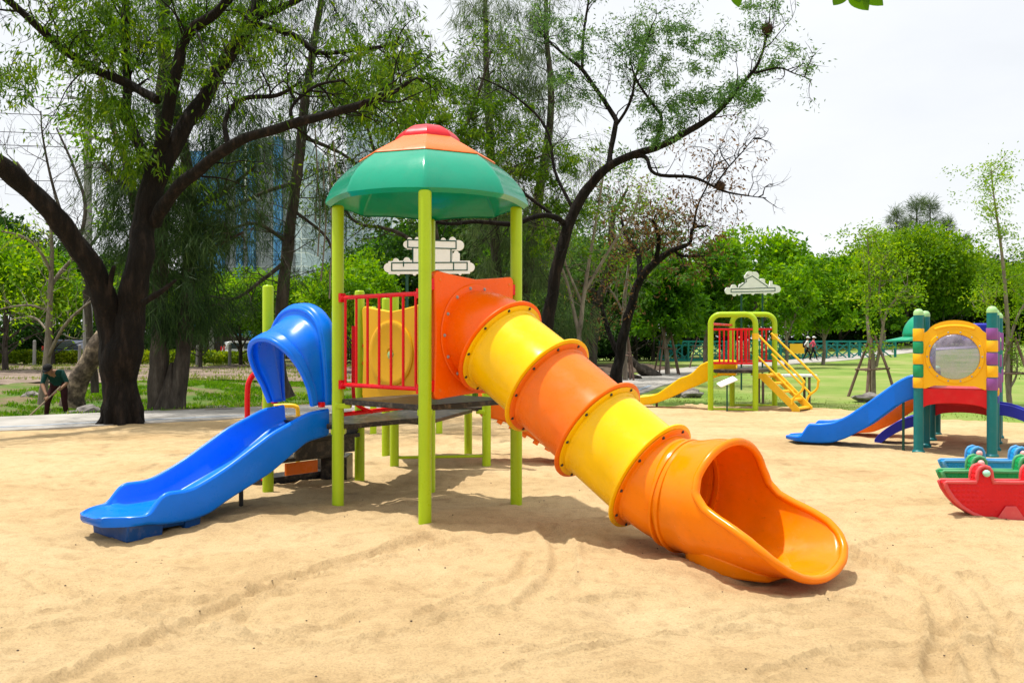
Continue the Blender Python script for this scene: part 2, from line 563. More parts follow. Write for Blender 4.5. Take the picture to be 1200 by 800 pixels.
def sand_z(x, y):
    k = 1 - .55 * sstep(9, 18, y)
    xx = x + fbm(x * .8, y * .8, 40, 2) * .5
    z = fbm(x * .45, y * .6, 11, 3) * .1 * k
    z = z + fbm(xx * 1.5, y * 2.1, 12, 4, .55) * .045 * k
    rid = np.abs(fbm(xx * 1.7 + y * .3, y * 4.2, 13, 3))
    z = z - np.exp(-rid * 9) * .02 * k
    z = z + fbm(x * 9, y * 12, 14, 3, .65) * .015 * k
    z = z + np.abs(fbm(x * 5 + 3 * vnoise(x, y, 3), y * 13, 15, 3, .6)) * .014 * k
    return z + .012


dents = []
for i in range(360):
    dents.append((rng.uniform(-7, 7), rng.uniform(3.6, 13), rng.uniform(.03, .09), rng.uniform(.004, .016), rng.uniform(0, math.pi)))


def sand_full(x, y):
    z = sand_z(x, y)
    for pts, w, dep in TRACKS:
        pl = smooth_poly([(a, b, 0) for a, b in pts], 6)
        dm = np.full(x.shape, 9.0)
        x0, x1 = min(p.x for p in pl) - .5, max(p.x for p in pl) + .5
        y0, y1 = min(p.y for p in pl) - .5, max(p.y for p in pl) + .5
        msk = (x > x0) & (x < x1) & (y > y0) & (y < y1)
        if not msk.any():
            continue
        xs, ys = x[msk], y[msk]
        best = np.full(xs.shape, 9.0)
        for a, b in zip(pl[:-1], pl[1:]):
            dx, dy = b.x - a.x, b.y - a.y
            L2 = dx * dx + dy * dy + 1e-9
            t = np.clip(((xs - a.x) * dx + (ys - a.y) * dy) / L2, 0, 1)
            best = np.minimum(best, np.hypot(xs - a.x - t * dx, ys - a.y - t * dy))
        best = best + vnoise(xs * 9, ys * 9, 77) * .02
        dep = dep * 1.9
        g = dep * (1 - sstep(w * .78, w * 1.0, best)) - dep * .9 * np.exp(-((best - w * 1.2) / (w * .22)) ** 2)
        z[msk] = z[msk] + g
    for (cx, cy, r, dp, a) in dents:
        msk = (np.abs(x - cx) < .4) & (np.abs(y - cy) < .4)
        if not msk.any():
            continue
        dx, dy = x[msk] - cx, y[msk] - cy
        u = (dx * math.cos(a) + dy * math.sin(a)) / 1.7
        v = -dx * math.sin(a) + dy * math.cos(a)
        d = np.sqrt(u * u + v * v) / r
        z[msk] += -dp * np.exp(-d ** 2 * 1.2) + dp * .55 * np.exp(-((d - 1.5) / .4) ** 2)
    # scooped hollows and heaps round the feet of the equipment
    for cx, cy, r, h in [(-.75, 7.71, .35, .02), (-1.67, 8.57, .3, .015), (.04, 8.66, .3, .015), (-3.1, 7.6, .7, -.03), (2.0, 6.2, .8, -.035), (-.6, 9.2, 1.0, -.02)]:
        z += h * np.exp(-((x - cx) ** 2 + (y - cy) ** 2) / r ** 2)
    return z


def sand_keep(cx, cy):
    n = fbm(cx * 1.3, cy * .8, 21, 4) * 1.5
    left = cy < path_y(cx) - .2
    right = cy < lawn_y(cx) + n
    return np.where(cx < 1.4, left, right & left)


ysr = [3.2]
while ysr[-1] < 26:
    ysr.append(ysr[-1] + .019 * (ysr[-1] / 4) ** 1.5)
ys_far = [-9, -7, -5, -3, -1, 0, 1, 2, 2.6] + ysr
xs_s = list(np.arange(-24, -6, .16)) + list(np.arange(-6, 6, .03)) + list(np.arange(6, 18, .12))
sheet('sand', xs_s, ys_far, sand_full, 'sand', sand_keep)


def strip(name, pts, ws, z0, thick, mat, side=0.0, kind='structure'):
    mb = MB()
    rings = []
    for i, p in enumerate(pts):
        a, b = pts[max(i - 1, 0)], pts[min(i + 1, len(pts) - 1)]
        d = V((b.x - a.x, b.y - a.y, 0)).normalized()
        nrm = V((-d.y, d.x, 0))
        j = (mnoise.noise(V((p.x * .7, p.y * .7, 3))) * .05)
        c = V((p.x, p.y, 0)) + nrm * side
        w = ws[i]
        l, r = c + nrm * (w + j), c - nrm * (w - j)
        zl, zr = tz(l.x, l.y), tz(r.x, r.y)
        zl = zr = max(zl, zr, 0) if p.y < 30 else (zl + zr) / 2
        rings.append([V((l.x, l.y, zl + z0 - thick)), V((l.x, l.y, zl + z0)), V((r.x, r.y, zr + z0)), V((r.x, r.y, zr + z0 - thick))])
    mb.loft(rings)
    o = mb.build(name, mat, sharp=30)
    o['kind'] = kind
    return o


strip('path', _pp, [p.z for p in _pp], .03, .3, 'path')
near = [p for p in _pp if p.x < 4]
strip('path_line', near, [.07] * len(near), .0345, .002, 'path_line', -.95)

# bank beyond the path, with a strip of fallen leaves
bank_keep = lambda cx, cy: (cy > path_y(cx) + 1.2 + fbm(cx, cy, 31, 3) * .3) & (cx < 2.5 + cy * .04 + fbm(cx * .5, cy * .5, 33, 3) * 2)
sheet('grass_bank', np.arange(-45, 8, .35), np.arange(10, 85, .4), lambda x, y: terrain(x, y) + .012 + fbm(x * 1.5, y * 1.5, 35, 3) * .06, 'bank', bank_keep)
lit_keep = lambda cx, cy: (cy > 35 + fbm(cx * .3, cy * .3, 41, 4) * 9) & (cy < 60 + fbm(cx * .3, cy * .3, 43, 3) * 4) & (cx < 1)
sheet('leaf_litter', np.arange(-45, 3, .4), np.arange(30, 66, .4), lambda x, y: terrain(x, y) + .06 + fbm(x * 1.2, y * 1.2, 36, 3) * .08, 'litter', lit_keep)
soil_keep = lambda cx, cy: ((cx - 4.5) / 6.5) ** 2 + ((cy - 46) / 9) ** 2 + fbm(cx * .4, cy * .4, 45, 4) * .8 < 1
soil_keep2 = lambda cx, cy: soil_keep(cx, cy) & (np.abs(cx - np.interp(cy, PY, PX)) > 2.6)
sheet('soil', np.arange(-4, 14, .3), np.arange(32, 60, .3), lambda x, y: terrain(x, y) + .02 + fbm(x, y, 47, 3) * .1 + .25 * sstep(2.6, 6, np.abs(x - np.interp(y, PY, PX))), 'soil', soil_keep2)


# ------------------------------------------------------------------ foliage tools
def leaf_quads(pos, d, length, width, rg, fold=.25):
    """rhombus leaves: base, side, tip, side"""
    n = len(pos)
    d = d / (np.linalg.norm(d, axis=1, keepdims=True) + 1e-9)
    r = rg.normal(size=(n, 3))
    s = np.cross(d, r)
    s /= np.linalg.norm(s, axis=1, keepdims=True) + 1e-9
    nn = np.cross(d, s)
    L = (length * rg.uniform(.65, 1.3, n))[:, None]
    W = (width * rg.uniform(.7, 1.25, n))[:, None]
    b = pos
    t = pos + d * L
    mid = pos + d * L * .45 + nn * W * fold
    co = np.stack([b, mid + s * W * .5, t, mid - s * W * .5], 1).reshape(-1, 3)
    return co


def leaves(name, pos, d, length, width, mat, parent=None, seed=0, kind=None):
    rg = np.random.default_rng(seed)
    co = leaf_quads(np.asarray(pos, float), np.asarray(d, float), length, width, rg)
    q = np.arange(len(co)).reshape(-1, 4)
    return quads_obj(name, co, q, mat, parent, kind)


class Tree:
    """limbs as tapered tubes, twigs grown from them, leaves hung on the twig ends"""

    def __init__(self, seed):
        self.rn = random.Random(seed)
        self.rg = np.random.default_rng(seed)
        self.mb = MB()
        self.tw = MB()
        self.tips = []
        self.n = seed

    def limb(self, pts, rad, sides=10, wob=.25, sub=5):
        ps = [V((p[0], p[1], p[2])) for p in pts]
        q = smooth_poly([tuple(p) for p in ps], sub)
        rr = np.interp(np.linspace(0, len(ps) - 1, len(q)), range(len(ps)), rad)
        out = []
        for i, p in enumerate(q):
            w = mnoise.noise_vector(p * 1.7 + V((self.n, 0, 0))) * rr[i] * wob
            out.append(p + w)
        rr = [r * (1 + .16 * mnoise.noise(p * 3.1)) for r, p in zip(rr, out)]
        self.mb.tube(out, rr, sides)
        return out, rr

    def twigs(self, line, n, length, r, up=.2, depth=2, t0=.2, t1=1.0, spread=1.0, flat=0.0, keep_tip=True, droop=0.0, kids=3):
        rn = self.rn
        m = len(line)
        for k in range(n):
            t = t0 + (t1 - t0) * (k + rn.random()) / n
            i = min(int(t * (m - 1)), m - 2)
            p = line[i].lerp(line[i + 1], t * (m - 1) - i)
            d = (line[i + 1] - line[i]).normalized()
            side = V((rn.gauss(0, 1), rn.gauss(0, 1), rn.gauss(0, 1)))
            side = (side - d * side.dot(d)).normalized()
            dd = (d * .5 + side * spread + V((0, 0, up))).normalized()
            self.grow(p, dd, length * rn.uniform(.55, 1.25), r * rn.uniform(.7, 1.2), depth, up, droop, kids)

    def grow(self, p, d, L, r, depth, up, droop, kids=3):
        rn = self.rn
        steps = 5
        pts = [p]
        for s in range(steps):
            d = (d + V((rn.gauss(0, .22), rn.gauss(0, .22), rn.gauss(0, .22) + up * .12 - droop * (.12 + .1 * s)))).normalized()
            pts.append(pts[-1] + d * (L / steps))
        self.tw.tube(pts, [r * (1 - .75 * i / steps) for i in range(steps + 1)], 5 if r > .015 else 3, cap=False)
        if depth > 0:
            for k in range(kids):
                t = rn.uniform(.3, 1)
                i = min(int(t * steps), steps - 1)
                side = V((rn.gauss(0, 1), rn.gauss(0, 1), rn.gauss(0, .8))).normalized()
                dd = (d * .7 + side * .8 + V((0, 0, up * .5))).normalized()
                self.grow(pts[i + 1], dd, L * rn.uniform(.4, .7), r * .5, depth - 1, up, droop, kids)
        self.tips.append((pts[-1], d))
        if depth <= 1:
            self.tips.append((pts[3], d))

    def leaf_points(self, per, spread, droop, keep=1.0, along=.5, tips=None):
        pos, dr = [], []
        rn = self.rg
        tips = tips if tips is not None else self.tips
        tips = [t for t in tips if self.rn.random() < keep]
        if not tips:
            return np.zeros((0, 3)), np.zeros((0, 3))
        P = np.array([t[0] for t in tips])
        D = np.array([t[1] for t in tips])
        n = len(P)
        P = np.repeat(P, per, 0) + rn.normal(size=(n * per, 3)) * spread
        D = np.repeat(D, per, 0) * along + rn.normal(size=(n * per, 3)) * .6 + np.array([0, 0, -droop])
        return P, D

    def finish(self, name, label, cat, loc, bark, group=None):
        t = thing(name, label, cat, loc, group)
        self.root = t
        self.mb.add(self.tw.v, self.tw.f)
        tr = self.mb.build('trunk', bark, t, sharp=80)
        return t

    def hang(self, mat, per, L, W, spread, droop, keep=1.0, along=.5, tips=None, extra=None, name='crown'):
        P, D = self.leaf_points(per, spread, droop, keep, along, tips)
        if extra is not None:
            P = np.concatenate([P, extra[0]])
            D = np.concatenate([D, extra[1]])
        return leaves(name, P, D, L, W, mat, self.root, self.n)


def px_line(pts, Y):
    """pts: (x, y, radius in photo pixels, depth offset)"""
    out, rad = [], []
    for p in pts:
        yy = Y + (p[3] if len(p) > 3 else 0)
        out.append(at(p[0], p[1], yy))
        rad.append(p[2] * yy / F_PX)
    return out, rad


def cloud(rg, regions, Y, dY, per, droop, jit=.6):
    """leaf sprays in boxes of the tree's own volume: (x0, x1, y0, y1, sprays)"""
    P, D = [], []
    for x0, x1, y0, y1, n in regions:
        for i in range(n):
            yy = Y + rg.normal() * dY
            c = np.array(at(rg.uniform(x0, x1), rg.uniform(y0, y1), yy))
            dv = rg.normal(size=3) * np.array([1, 1, .3]) + np.array([0, 0, -droop * .9])
            k = per
            s = rg.uniform(0, 1, (k, 1))
            pp = c + dv * s * .38 + rg.normal(size=(k, 3)) * .075
            P.append(pp)
            D.append(np.tile(dv * .4, (k, 1)) + rg.normal(size=(k, 3)) * jit + np.array([0, 0, -droop]))
    return np.concatenate(P), np.concatenate(D)


# ------------------------------------------------------------------ near trees
def rooted(t, base):
    return (base.x, base.y, tz(base.x, base.y))


# 1. the big dark forked tree at the left
Y1 = 17.3
T = Tree(1)
base = gnd(143, 497)
L0, r0 = px_line([(143, 500, 22), (143, 490, 20.5), (142, 470, 19.5), (140, 435, 20.5), (141, 405, 18), (142, 385, 9)], Y1)
T.limb(L0, r0, 18, .35)
for k in range(9):                                                   # root flare
    a = k * .698 + .3 + .2 * math.sin(k * 5)
    rr_ = .36 + .05 * (k % 3)
    c_ = [(.2, .95), (.24, .6), (.27, .32), (.31, .12), (rr_, -.04)]
    T.mb.tube(smooth_poly([(base.x + math.cos(a) * q_, base.y + math.sin(a) * q_, h_) for q_, h_ in c_], 4), list(np.linspace(.02, .12, 9)) + list(np.linspace(.12, .06, 8)), 9)
limbs1 = {
    'left': [(138, 445, 13), (131, 405, 15), (129, 380, 15), (120, 343, 13.5, -.2), (95, 292, 12.5, -.6), (60, 248, 12, -1), (20, 208, 11.5, -1.4), (-25, 170, 10.5, -1.9), (-90, 100, 8.5, -2.4), (-150, 20, 6, -2.6), (-190, -60, 3.5, -2.6), (-215, -130, 1.2, -2.6)],
    'main': [(145, 450, 14), (150, 405, 17), (155, 360, 17), (163, 310, 15), (170, 262, 14, .2), (177, 222, 13.5, .3), (187, 192, 13, .3)],
    'up_a': [(184, 205, 11, .3), (215, 152, 9.5, .5), (240, 112, 9, .8), (266, 70, 8.5, 1), (296, 20, 8, 1.2), (310, -30, 7, 1.4), (320, -110, 5, 1.6), (345, -190, 3, 1.8)],
    'up_a2': [(296, 22, 5, 1.2), (330, 9, 4.2, 1.5), (368, -12, 3.5, 2), (420, -50, 2.5, 2.3)],
    'up_b': [(184, 195, 8, .3), (198, 125, 7, .1), (212, 60, 6.5, 0), (226, 34, 6, -.1), (260, 8, 5.5, -.2), (285, -30, 4.5, -.3), (300, -130, 3, -.5)],
    'up_c': [(180, 212, 6, .3), (152, 140, 5.5, .8), (149, 100, 5.5, 1), (147, 30, 5, 1.2), (145, -20, 4.5, 1.3), (120, -120, 3, 1.5)],
    'arm_l': [(185, 118, 5, .1), (168, 108, 5.5, .3), (150, 99, 5.5, .4), (100, 76, 5, .2), (65, 50, 4.6, -.2), (25, 14, 4.2, -.5), (-5, -10, 4, -.7), (-70, -60, 3, -1)],
    'arm_r': [(182, 262, 8, .2), (190, 245, 8, 0), (204, 224, 7.5, -.2), (232, 200, 7, -.5), (272, 170, 6.3, -.8), (326, 150, 5.6, -1), (390, 133, 5, -1.1), (444, 116, 3.8, -1.2), (482, 94, 2, -1.3)],
    'arm_r2': [(268, 172, 3.6, -.8), (264, 142, 3.2, -.6), (284, 116, 3, -.5), (324, 112, 2.4, -.4), (352, 96, 1.5, -.3)],
    'arm_r3': [(300, 28, 3.6, 1.2), (346, 42, 3.4, .9), (372, 62, 3, .8), (420, 58, 2.2, .7), (470, 52, 1.4, .6)],
    'arm_r4': [(345, 146, 2.4, -1), (342, 125, 2.2, -.9), (372, 100, 1.7, -.8), (404, 94, 1.2, -.7)],
    'stub': [(168, 355, 4, -.3), (188, 342, 3, -.6), (206, 328, 1.6, -.9)],
    'stub2': [(128, 345, 3.5, -.3), (131, 322, 3, -.4), (134, 312, 2, -.5)],
}
lines1 = {}
for k, pts in limbs1.items():
    l, r = px_line(pts, Y1)
    lines1[k] = T.limb(l, r, 12 if r[0] > .12 else 8, .35)[0]
for k, n, ln in [('up_a', 14, 1.5), ('up_a2', 8, 1.2), ('up_b', 12, 1.3), ('up_c', 14, 1.3), ('arm_l', 18, 1.3), ('arm_r', 7, .9), ('arm_r2', 7, .8), ('arm_r3', 9, .9), ('arm_r4', 6, .7), ('left', 16, 1.5)]:
    T.twigs(lines1[k], n, ln, .022, .15, 2, (.3 if k != 'left' else .62), 1, .9, droop=.35, kids=3)
T.twigs(lines1['arm_r'], 8, 1.3, .02, .25, 2, .72, 1, .9, droop=.3)
T.finish('forked_tree', 'big dark forked tree at the left with arching limbs, its trunk rising beside the path', 'tree', (base.x, base.y, 0), 'bark_dark')
ex = cloud(T.rg, [(55, 180, -25, 45, 44), (180, 330, -25, 40, 40), (60, 150, 0, 70, 44), (100, 150, 60, 130, 32), (108, 165, 110, 175, 30), (140, 196, 160, 205, 26), (-10, 44, 60, 108, 22),
                  (190, 260, -10, 90, 26), (250, 330, 0, 60, 18), (400, 480, 60, 120, 34), (440, 515, 90, 160, 26), (385, 470, 20, 60, 16), (205, 240, 90, 140, 8)], Y1 + .7, .7, 38, .8)
up = cloud(T.rg, [(-60, 420, -190, -40, 190)], Y1, 2.2, 26, .6)
T.hang('leaf_near', 4, .16, .034, .12, .8, .55, .5, extra=(np.concatenate([ex[0], up[0]]), np.concatenate([ex[1], up[1]])))


# 2. needle trees (drooping, grey green)
def needle_tree(seed, Y, stems, regions, label, bark, mat, loc, name='needle_tree', per=32, L=.42, W=.017, dY=1.3, branch=()):
    T = Tree(seed)
    lines = []
    for s in stems:
        l, r = px_line(s, Y)
        lines.append(T.limb(l, r, 12, .3)[0])
    for (i, n, ln, t0, t1) in branch:
        T.twigs(lines[i], n, ln, .02, .15, 1, t0, t1, 1.0, droop=.25, kids=2)
    T.finish(name, label, 'tree', loc, bark)
    P, D = [], []
    for (x0, x1, y0, y1, n) in regions:
        for i in range(n):
            yy = Y + T.rg.normal() * dY
            c = np.array(at(T.rg.uniform(x0, x1), T.rg.uniform(y0, y1), yy))
            dv = T.rg.normal(size=3) * np.array([.8, .8, .2])
            s = T.rg.uniform(0, 1, (per, 1))
            P.append(c + dv * s * .55 + T.rg.normal(size=(per, 3)) * .1)
            D.append(np.tile(dv * .35, (per, 1)) + T.rg.normal(size=(per, 3)) * .35 + np.array([0, 0, -.8]))
    P, D = np.concatenate(P), np.concatenate(D)
    tp, td = T.leaf_points(9, .12, .8)
    if len(tp):
        P, D = np.concatenate([P, tp]), np.concatenate([D, td])
    leaves('crown', P, D, L, W, mat, T.root, seed)
    return T


g2 = gnd(198, 478)
needle_tree(2, 21.5, [
    [(183, 482, 15), (184, 470, 12), (186, 400, 10), (189, 300, 8.5), (190, 200, 8), (191, 80, 7), (193, -30, 6), (196, -160, 3)],
    [(206, 482, 14), (208, 465, 10), (216, 400, 8.5), (221, 320, 7.5, .3), (222, 220, 7, .5), (196, 60, 5, .8), (192, -40, 4, 1)],
    [(196, 480, 17), (197, 470, 13), (199, 450, 8), (201, 425, 2)],
    [(190, 250, 3), (150, 225, 2.5, -.5), (120, 190, 2, -.8)],
    [(222, 250, 3, .4), (262, 225, 2.4, 0), (300, 195, 1.6, -.3)],
    [(221, 300, 2.6, .4), (250, 290, 2, 0), (285, 272, 1.4, -.4)]],
    [(168, 250, 190, 390, 360), (120, 190, 200, 300, 120), (118, 200, 40, 200, 70), (195, 300, 40, 190, 130), (240, 300, 120, 290, 70), (100, 180, -10, 60, 40), (170, 310, -180, 40, 120), (150, 175, 290, 350, 30)],
    'dark needle tree with twin trunks rising between the forked tree and the blue slide', 'bark_grey', 'needle', (g2.x, g2.y, tz(g2.x, g2.y)),
    branch=[(0, 14, 1.3, .35, .9), (1, 14, 1.3, .35, .9), (3, 5, .7, .3, 1), (4, 5, .7, .3, 1), (5, 5, .7, .3, 1)], dY=.9)

g5 = gnd(334, 466)
T5 = needle_tree(5, 25.5, [
    [(334, 468, 11), (331, 450, 8.5), (326, 420, 8), (330, 360, 7.5), (336, 300, 7), (344, 240, 6.5), (351, 180, 6), (360, 100, 5), (369, 45, 4), (378, -10, 3.5), (395, -120, 2)],
    [(345, 215, 2.6), (310, 225, 2.2, -.5), (280, 240, 1.6, -.9), (255, 250, 1, -1)],
    [(338, 285, 2.6), (300, 262, 2.2, -.5), (262, 272, 1.4, -1)],
    [(336, 305, 3), (305, 330, 2.4, -.4), (275, 350, 1.5, -.7), (240, 345, 1, -1)],
    [(353, 160, 2.6), (400, 180, 2, .3), (440, 210, 1.4, .5)],
    [(362, 90, 2.2), (420, 66, 1.8, .4), (470, 45, 1, .6)],
    [(348, 250, 2), (385, 282, 1.6, -.4), (394, 330, 1.3, -.5), (396, 372, 1, -.5)]],
    [(300, 420, -10, 60, 60), (370, 480, 0, 110, 70), (330, 430, 90, 160, 60), (290, 345, 130, 200, 35), (360, 410, 190, 260, 40), (300, 345, 200, 290, 24), (330, 460, -140, 0, 90), (400, 450, 180, 240, 24)],
    'slender needle tree with bare grey twigs behind the blue slide', 'bark_grey', 'needle', (g5.x, g5.y, tz(g5.x, g5.y)), per=24,
    branch=[(0, 46, 1.9, .3, .8), (1, 12, .9, .2, 1), (2, 12, .9, .2, 1), (3, 12, .9, .2, 1), (4, 8, .9, .2, 1), (5, 8, .9, .2, 1)], dY=1.2)

# hanging vines below that tree
T = Tree(55)
for x0, y0, x1, y1, dd in [(384, 175, 386, 350, -.3), (391, 165, 396, 360, -.5), (378, 190, 377, 330, .2), (371, 200, 372, 300, .4), (366, 120, 370, 260, .5)]:
    mid = ((x0 + x1) / 2 + 4, (y0 + y1) / 2)
    l, r = px_line([(x0, y0, .8, dd), (mid[0], mid[1], 1, dd + .2), (x1, y1, .9, dd)], 24.5)
    T.limb(l, r, 5, 1.5)
v = T.mb.build('hanging_vine', 'bark_pale')
tag(v, 'bare brown vines hanging straight down behind the left green roof post', 'vine')

# 3. leaning flaky trunk behind the big tree
T = Tree(3)
l, r = px_line([(84, 478, 14), (88, 462, 12), (100, 430, 10.5), (118, 398, 10), (136, 368, 9.5, .3), (152, 330, 8.5, .6), (160, 270, 6, 1), (150, 200, 4.5, 1.2), (130, 140, 3, 1.4), (110, 60, 2, 1.5)], 22.6)
ln = T.limb(l, r, 12, .35)[0]
T.twigs(ln, 9, 1.5, .025, .3, 2, .55, 1)
T.finish('leaning_tree', 'leaning trunk with pale flaking bark emerging from behind the big forked tree', 'tree', (l[0].x, l[0].y, tz(l[0].x, l[0].y)), 'bark_patch')
T.hang('leaf_bright', 7, .17, .06, .16, .4)

# 4. small half bare tree at the far left
T = Tree(4)
Y4 = 24
l, r = px_line([(50, 474, 6), (52, 455, 4.5), (56, 410, 4), (58, 370, 3.6), (60, 330, 3), (61, 290, 2.2), (59, 265, 1.4)], Y4)
a = T.limb(l, r, 10)[0]
for pts in ([(56, 420, 2.2), (70, 390, 2, -.4), (86, 370, 1.6, -.6), (108, 352, 1, -.8)],
            [(60, 335, 2.4), (72, 318, 2.2, .3), (88, 300, 1.4, .5)],
            [(60, 320, 1.8), (48, 296, 1.6, -.3), (28, 278, 1.2, -.6), (2, 271, .9, -.9)],
            [(57, 365, 1.8), (36, 358, 1.4, -.3), (10, 360, 1, -.5), (-10, 366, .7, -.7)],
            [(57, 390, 1.5), (40, 372, 1.2, .4), (14, 374, .8, .6)]):
    l2, r2 = px_line(pts, Y4)
    q = T.limb(l2, r2, 6)[0]
    T.twigs(q, 9, .7, .012, .2, 1, .2, 1, kids=3)
T.twigs(a, 16, .8, .014, .3, 1, .35, 1, kids=3)
T.finish('scrubby_tree', 'thin scrubby tree with pale bare branches at the far left by the sweeping person', 'tree', (l[0].x, l[0].y, tz(l[0].x, l[0].y)), 'bark_pale')
T.hang('leaf_young', 4, .14, .05, .12, .3, .4)

# dead bare tree behind the left limb
T = Tree(44)
Yd = 27
l, r = px_line([(112, 460, 5), (106, 400, 4.5), (100, 330, 4), (92, 290, 3.6), (70, 255, 3, .3), (45, 225, 2.2, .5), (20, 190, 1.4, .8)], Yd)
a = T.limb(l, r, 8)[0]
for pts in ([(92, 288, 2.4), (100, 240, 2, .3), (84, 190, 1.5, .5), (66, 150, 1, .6)], [(75, 262, 2), (60, 210, 1.5), (50, 160, 1), (48, 130, .6)], [(96, 300, 2), (125, 262, 1.6, -.4), (140, 225, 1, -.6)]):
    l2, r2 = px_line(pts, Yd)
    q = T.limb(l2, r2, 6)[0]
    T.twigs(q, 12, 1.1, .014, .5, 2, .2, 1, kids=3)
T.twigs(a, 16, 1.2, .015, .5, 2, .5, 1, kids=3)
T.finish('bare_tree', 'leafless tree with fine grey branches seen under the arching left limb', 'tree', (l[0].x, l[0].y, tz(l[0].x, l[0].y)), 'bark_grey')

# 6. dark spreading tree behind the tube slide
T = Tree(6)
Y6 = 24.5
limbs6 = {
    'trunk': [(622, 470, 14), (630, 430, 11), (641, 380, 10), (652, 320, 9.5), (662, 280, 9), (672, 250, 8.5), (688, 224, 8)],
    'right': [(688, 224, 8), (704, 203, 7.5, -.2), (716, 193, 7, -.3), (736, 184, 6.5, -.5), (776, 170, 5.8, -.8), (816, 148, 4.8, -1), (848, 124, 4, -1.2), (872, 96, 3.2, -1.3), (888, 76, 2.6, -1.4), (898, 44, 1.8, -1.5), (902, 20, 1, -1.5)],
    'r_tip': [(884, 86, 2, -1.4), (912, 80, 1.6, -1.5), (930, 86, 1, -1.6), (952, 94, .6, -1.7)],
    'up': [(712, 196, 5, -.3), (717, 170, 4.4, 0), (722, 148, 4.2, .1), (720, 136, 4, .2), (698, 104, 3.4, .4), (680, 80, 3, .5), (656, 60, 2, .6), (630, 35, 1.2, .7)],
    'up2': [(682, 82, 2.6, .5), (684, 40, 2.2, .5), (690, 0, 1.8, .6), (694, -40, 1.2, .6)],
    'up3': [(722, 148, 2.8, .1), (734, 128, 2.5, -.1), (741, 112, 2.2, -.2), (744, 92, 1.8, -.3), (752, 66, 1.2, -.4), (764, 30, .8, -.5)],
    'up4': [(768, 172, 3, -.8), (775, 140, 2.6, -.6), (766, 124, 2.4, -.5), (746, 94, 1.8, -.4), (738, 70, 1, -.3)],
    'low': [(745, 184, 3.4, -.5), (757, 185, 3.2, -.8), (768, 204, 3, -1.1), (812, 208, 2.5, -1.3), (848, 224, 1.9, -1.6), (880, 230, 1, -1.8), (898, 232, .6, -1.9)],
    'low2': [(838, 218, 1.5, -1.6), (852, 198, 1.2, -1.6), (870, 178, .9, -1.7), (886, 158, .5, -1.7)],
    'left': [(662, 262, 5, 0), (640, 252, 4.4, -.5), (600, 262, 4, -.8), (560, 260, 3.4, -1), (520, 262, 2.6, -1.2), (480, 250, 1.6, -1.4)],
    'left2': [(645, 250, 3, -.4), (612, 225, 2.4, -.4), (590, 205, 2, -.2), (560, 190, 1.4, 0)],
    'left3': [(672, 246, 3, .2), (650, 200, 2.6, .6), (640, 150, 2.2, .9), (600, 110, 1.6, 1.2), (560, 90, 1, 1.4)],
}
lines6 = {}
for k, pts in limbs6.items():
    l, r = px_line(pts, Y6)
    r = [q * .74 for q in r]
    lines6[k] = T.limb(l, r, 12 if r[0] > .12 else 7, .4)[0]
    if k == 'trunk':
        b6 = l[0]
for k, n, ln, dp in [('right', 16, 1.0, 2), ('r_tip', 8, .7, 1), ('up', 12, 1.0, 2), ('up2', 8, .9, 2), ('up3', 9, .9, 2), ('up4', 9, .9, 2)]:
    T.twigs(lines6[k], n, ln, .018, .35, dp, .3, 1, .9, kids=3)
tips_leafy = list(T.tips)
for k, n, ln, dp in [('low', 12, 1.0, 2), ('low2', 8, .8, 2), ('left', 22, 1.1, 2), ('left2', 12, 1.0, 2), ('left3', 10, 1.0, 2), ('trunk', 12, 1.1, 2)]:
    T.twigs(lines6[k], n, ln, .018, .1, dp, .25, 1, 1.0, kids=3)
T.finish('spreading_tree', 'dark spreading tree with one long limb reaching right across the sky, behind the tube slide', 'tree', (b6.x, b6.y, tz(b6.x, b6.y)), 'bark_dark')
ex = cloud(T.rg, [(742, 800, 20, 80, 20), (760, 850, 30, 90, 28), (755, 800, 90, 150, 16), (800, 850, 90, 130, 14), (855, 890, 66, 120, 14), (905, 945, 55, 85, 7), (872, 910, 4, 30, 6), (640, 700, 20, 70, 12), (640, 690, 80, 130, 9), (755, 800, 130, 165, 10)], Y6 - .6, .8, 90, .35)
T.hang('leaf_grey', 6, .12, .032, .12, .3, .6, .5, tips=tips_leafy, extra=ex)
# nests
for x, y, r, lab in [(899, 34, .2, 'dark twiggy nest clump at the tip of the long high limb'), (844, 218, .17, 'round brown nest hanging on the lower right branch')]:
    c = at(x, y, Y6 - 1.55)
    T2 = MB()
    rr = random.Random(int(x))
    T2.ball(c, r * .7, 9)
    for i in range(120):
        d = V((rr.gauss(0, 1), rr.gauss(0, 1), rr.gauss(0, 1))).normalized()
        s = V((rr.gauss(0, 1), rr.gauss(0, 1), rr.gauss(0, 1))).normalized()
        p = c + d * r * rr.uniform(.5, .8)
        T2.tube([p, p + (s + d * .6).normalized() * r * .6], [.008, .003], 3, False)
    tag(T2.build('bird_nest', 'nest'), lab, 'nest')

# leaf sprays of the thicket above and beside the canopy roof: its own tree
T = Tree(61)
Y61 = 28
l, r = px_line([(520, 458, 7), (522, 400, 6), (518, 320, 5), (505, 250, 4.5), (500, 180, 4), (490, 120, 3), (470, 60, 2)], Y61)
a = T.limb(l, r, 9)[0]
qs = []
for pts in ([(505, 250, 3), (470, 220, 2.5), (440, 180, 2), (425, 120, 1.3)], [(512, 260, 3), (560, 240, 2.5), (600, 200, 2), (640, 180, 1.2)],
            [(503, 210, 3), (540, 160, 2.4), (560, 110, 1.8), (575, 60, 1)], [(516, 300, 3), (460, 270, 2.4), (420, 262, 1.8), (400, 240, 1)]):
    l2, r2 = px_line(pts, Y61)
    q = T.limb(l2, r2, 7)[0]
    T.twigs(q, 12, 1.3, .018, .25, 2, .2, 1, kids=3)
T.twigs(a, 14, 1.3, .018, .25, 2, .35, 1, kids=3)
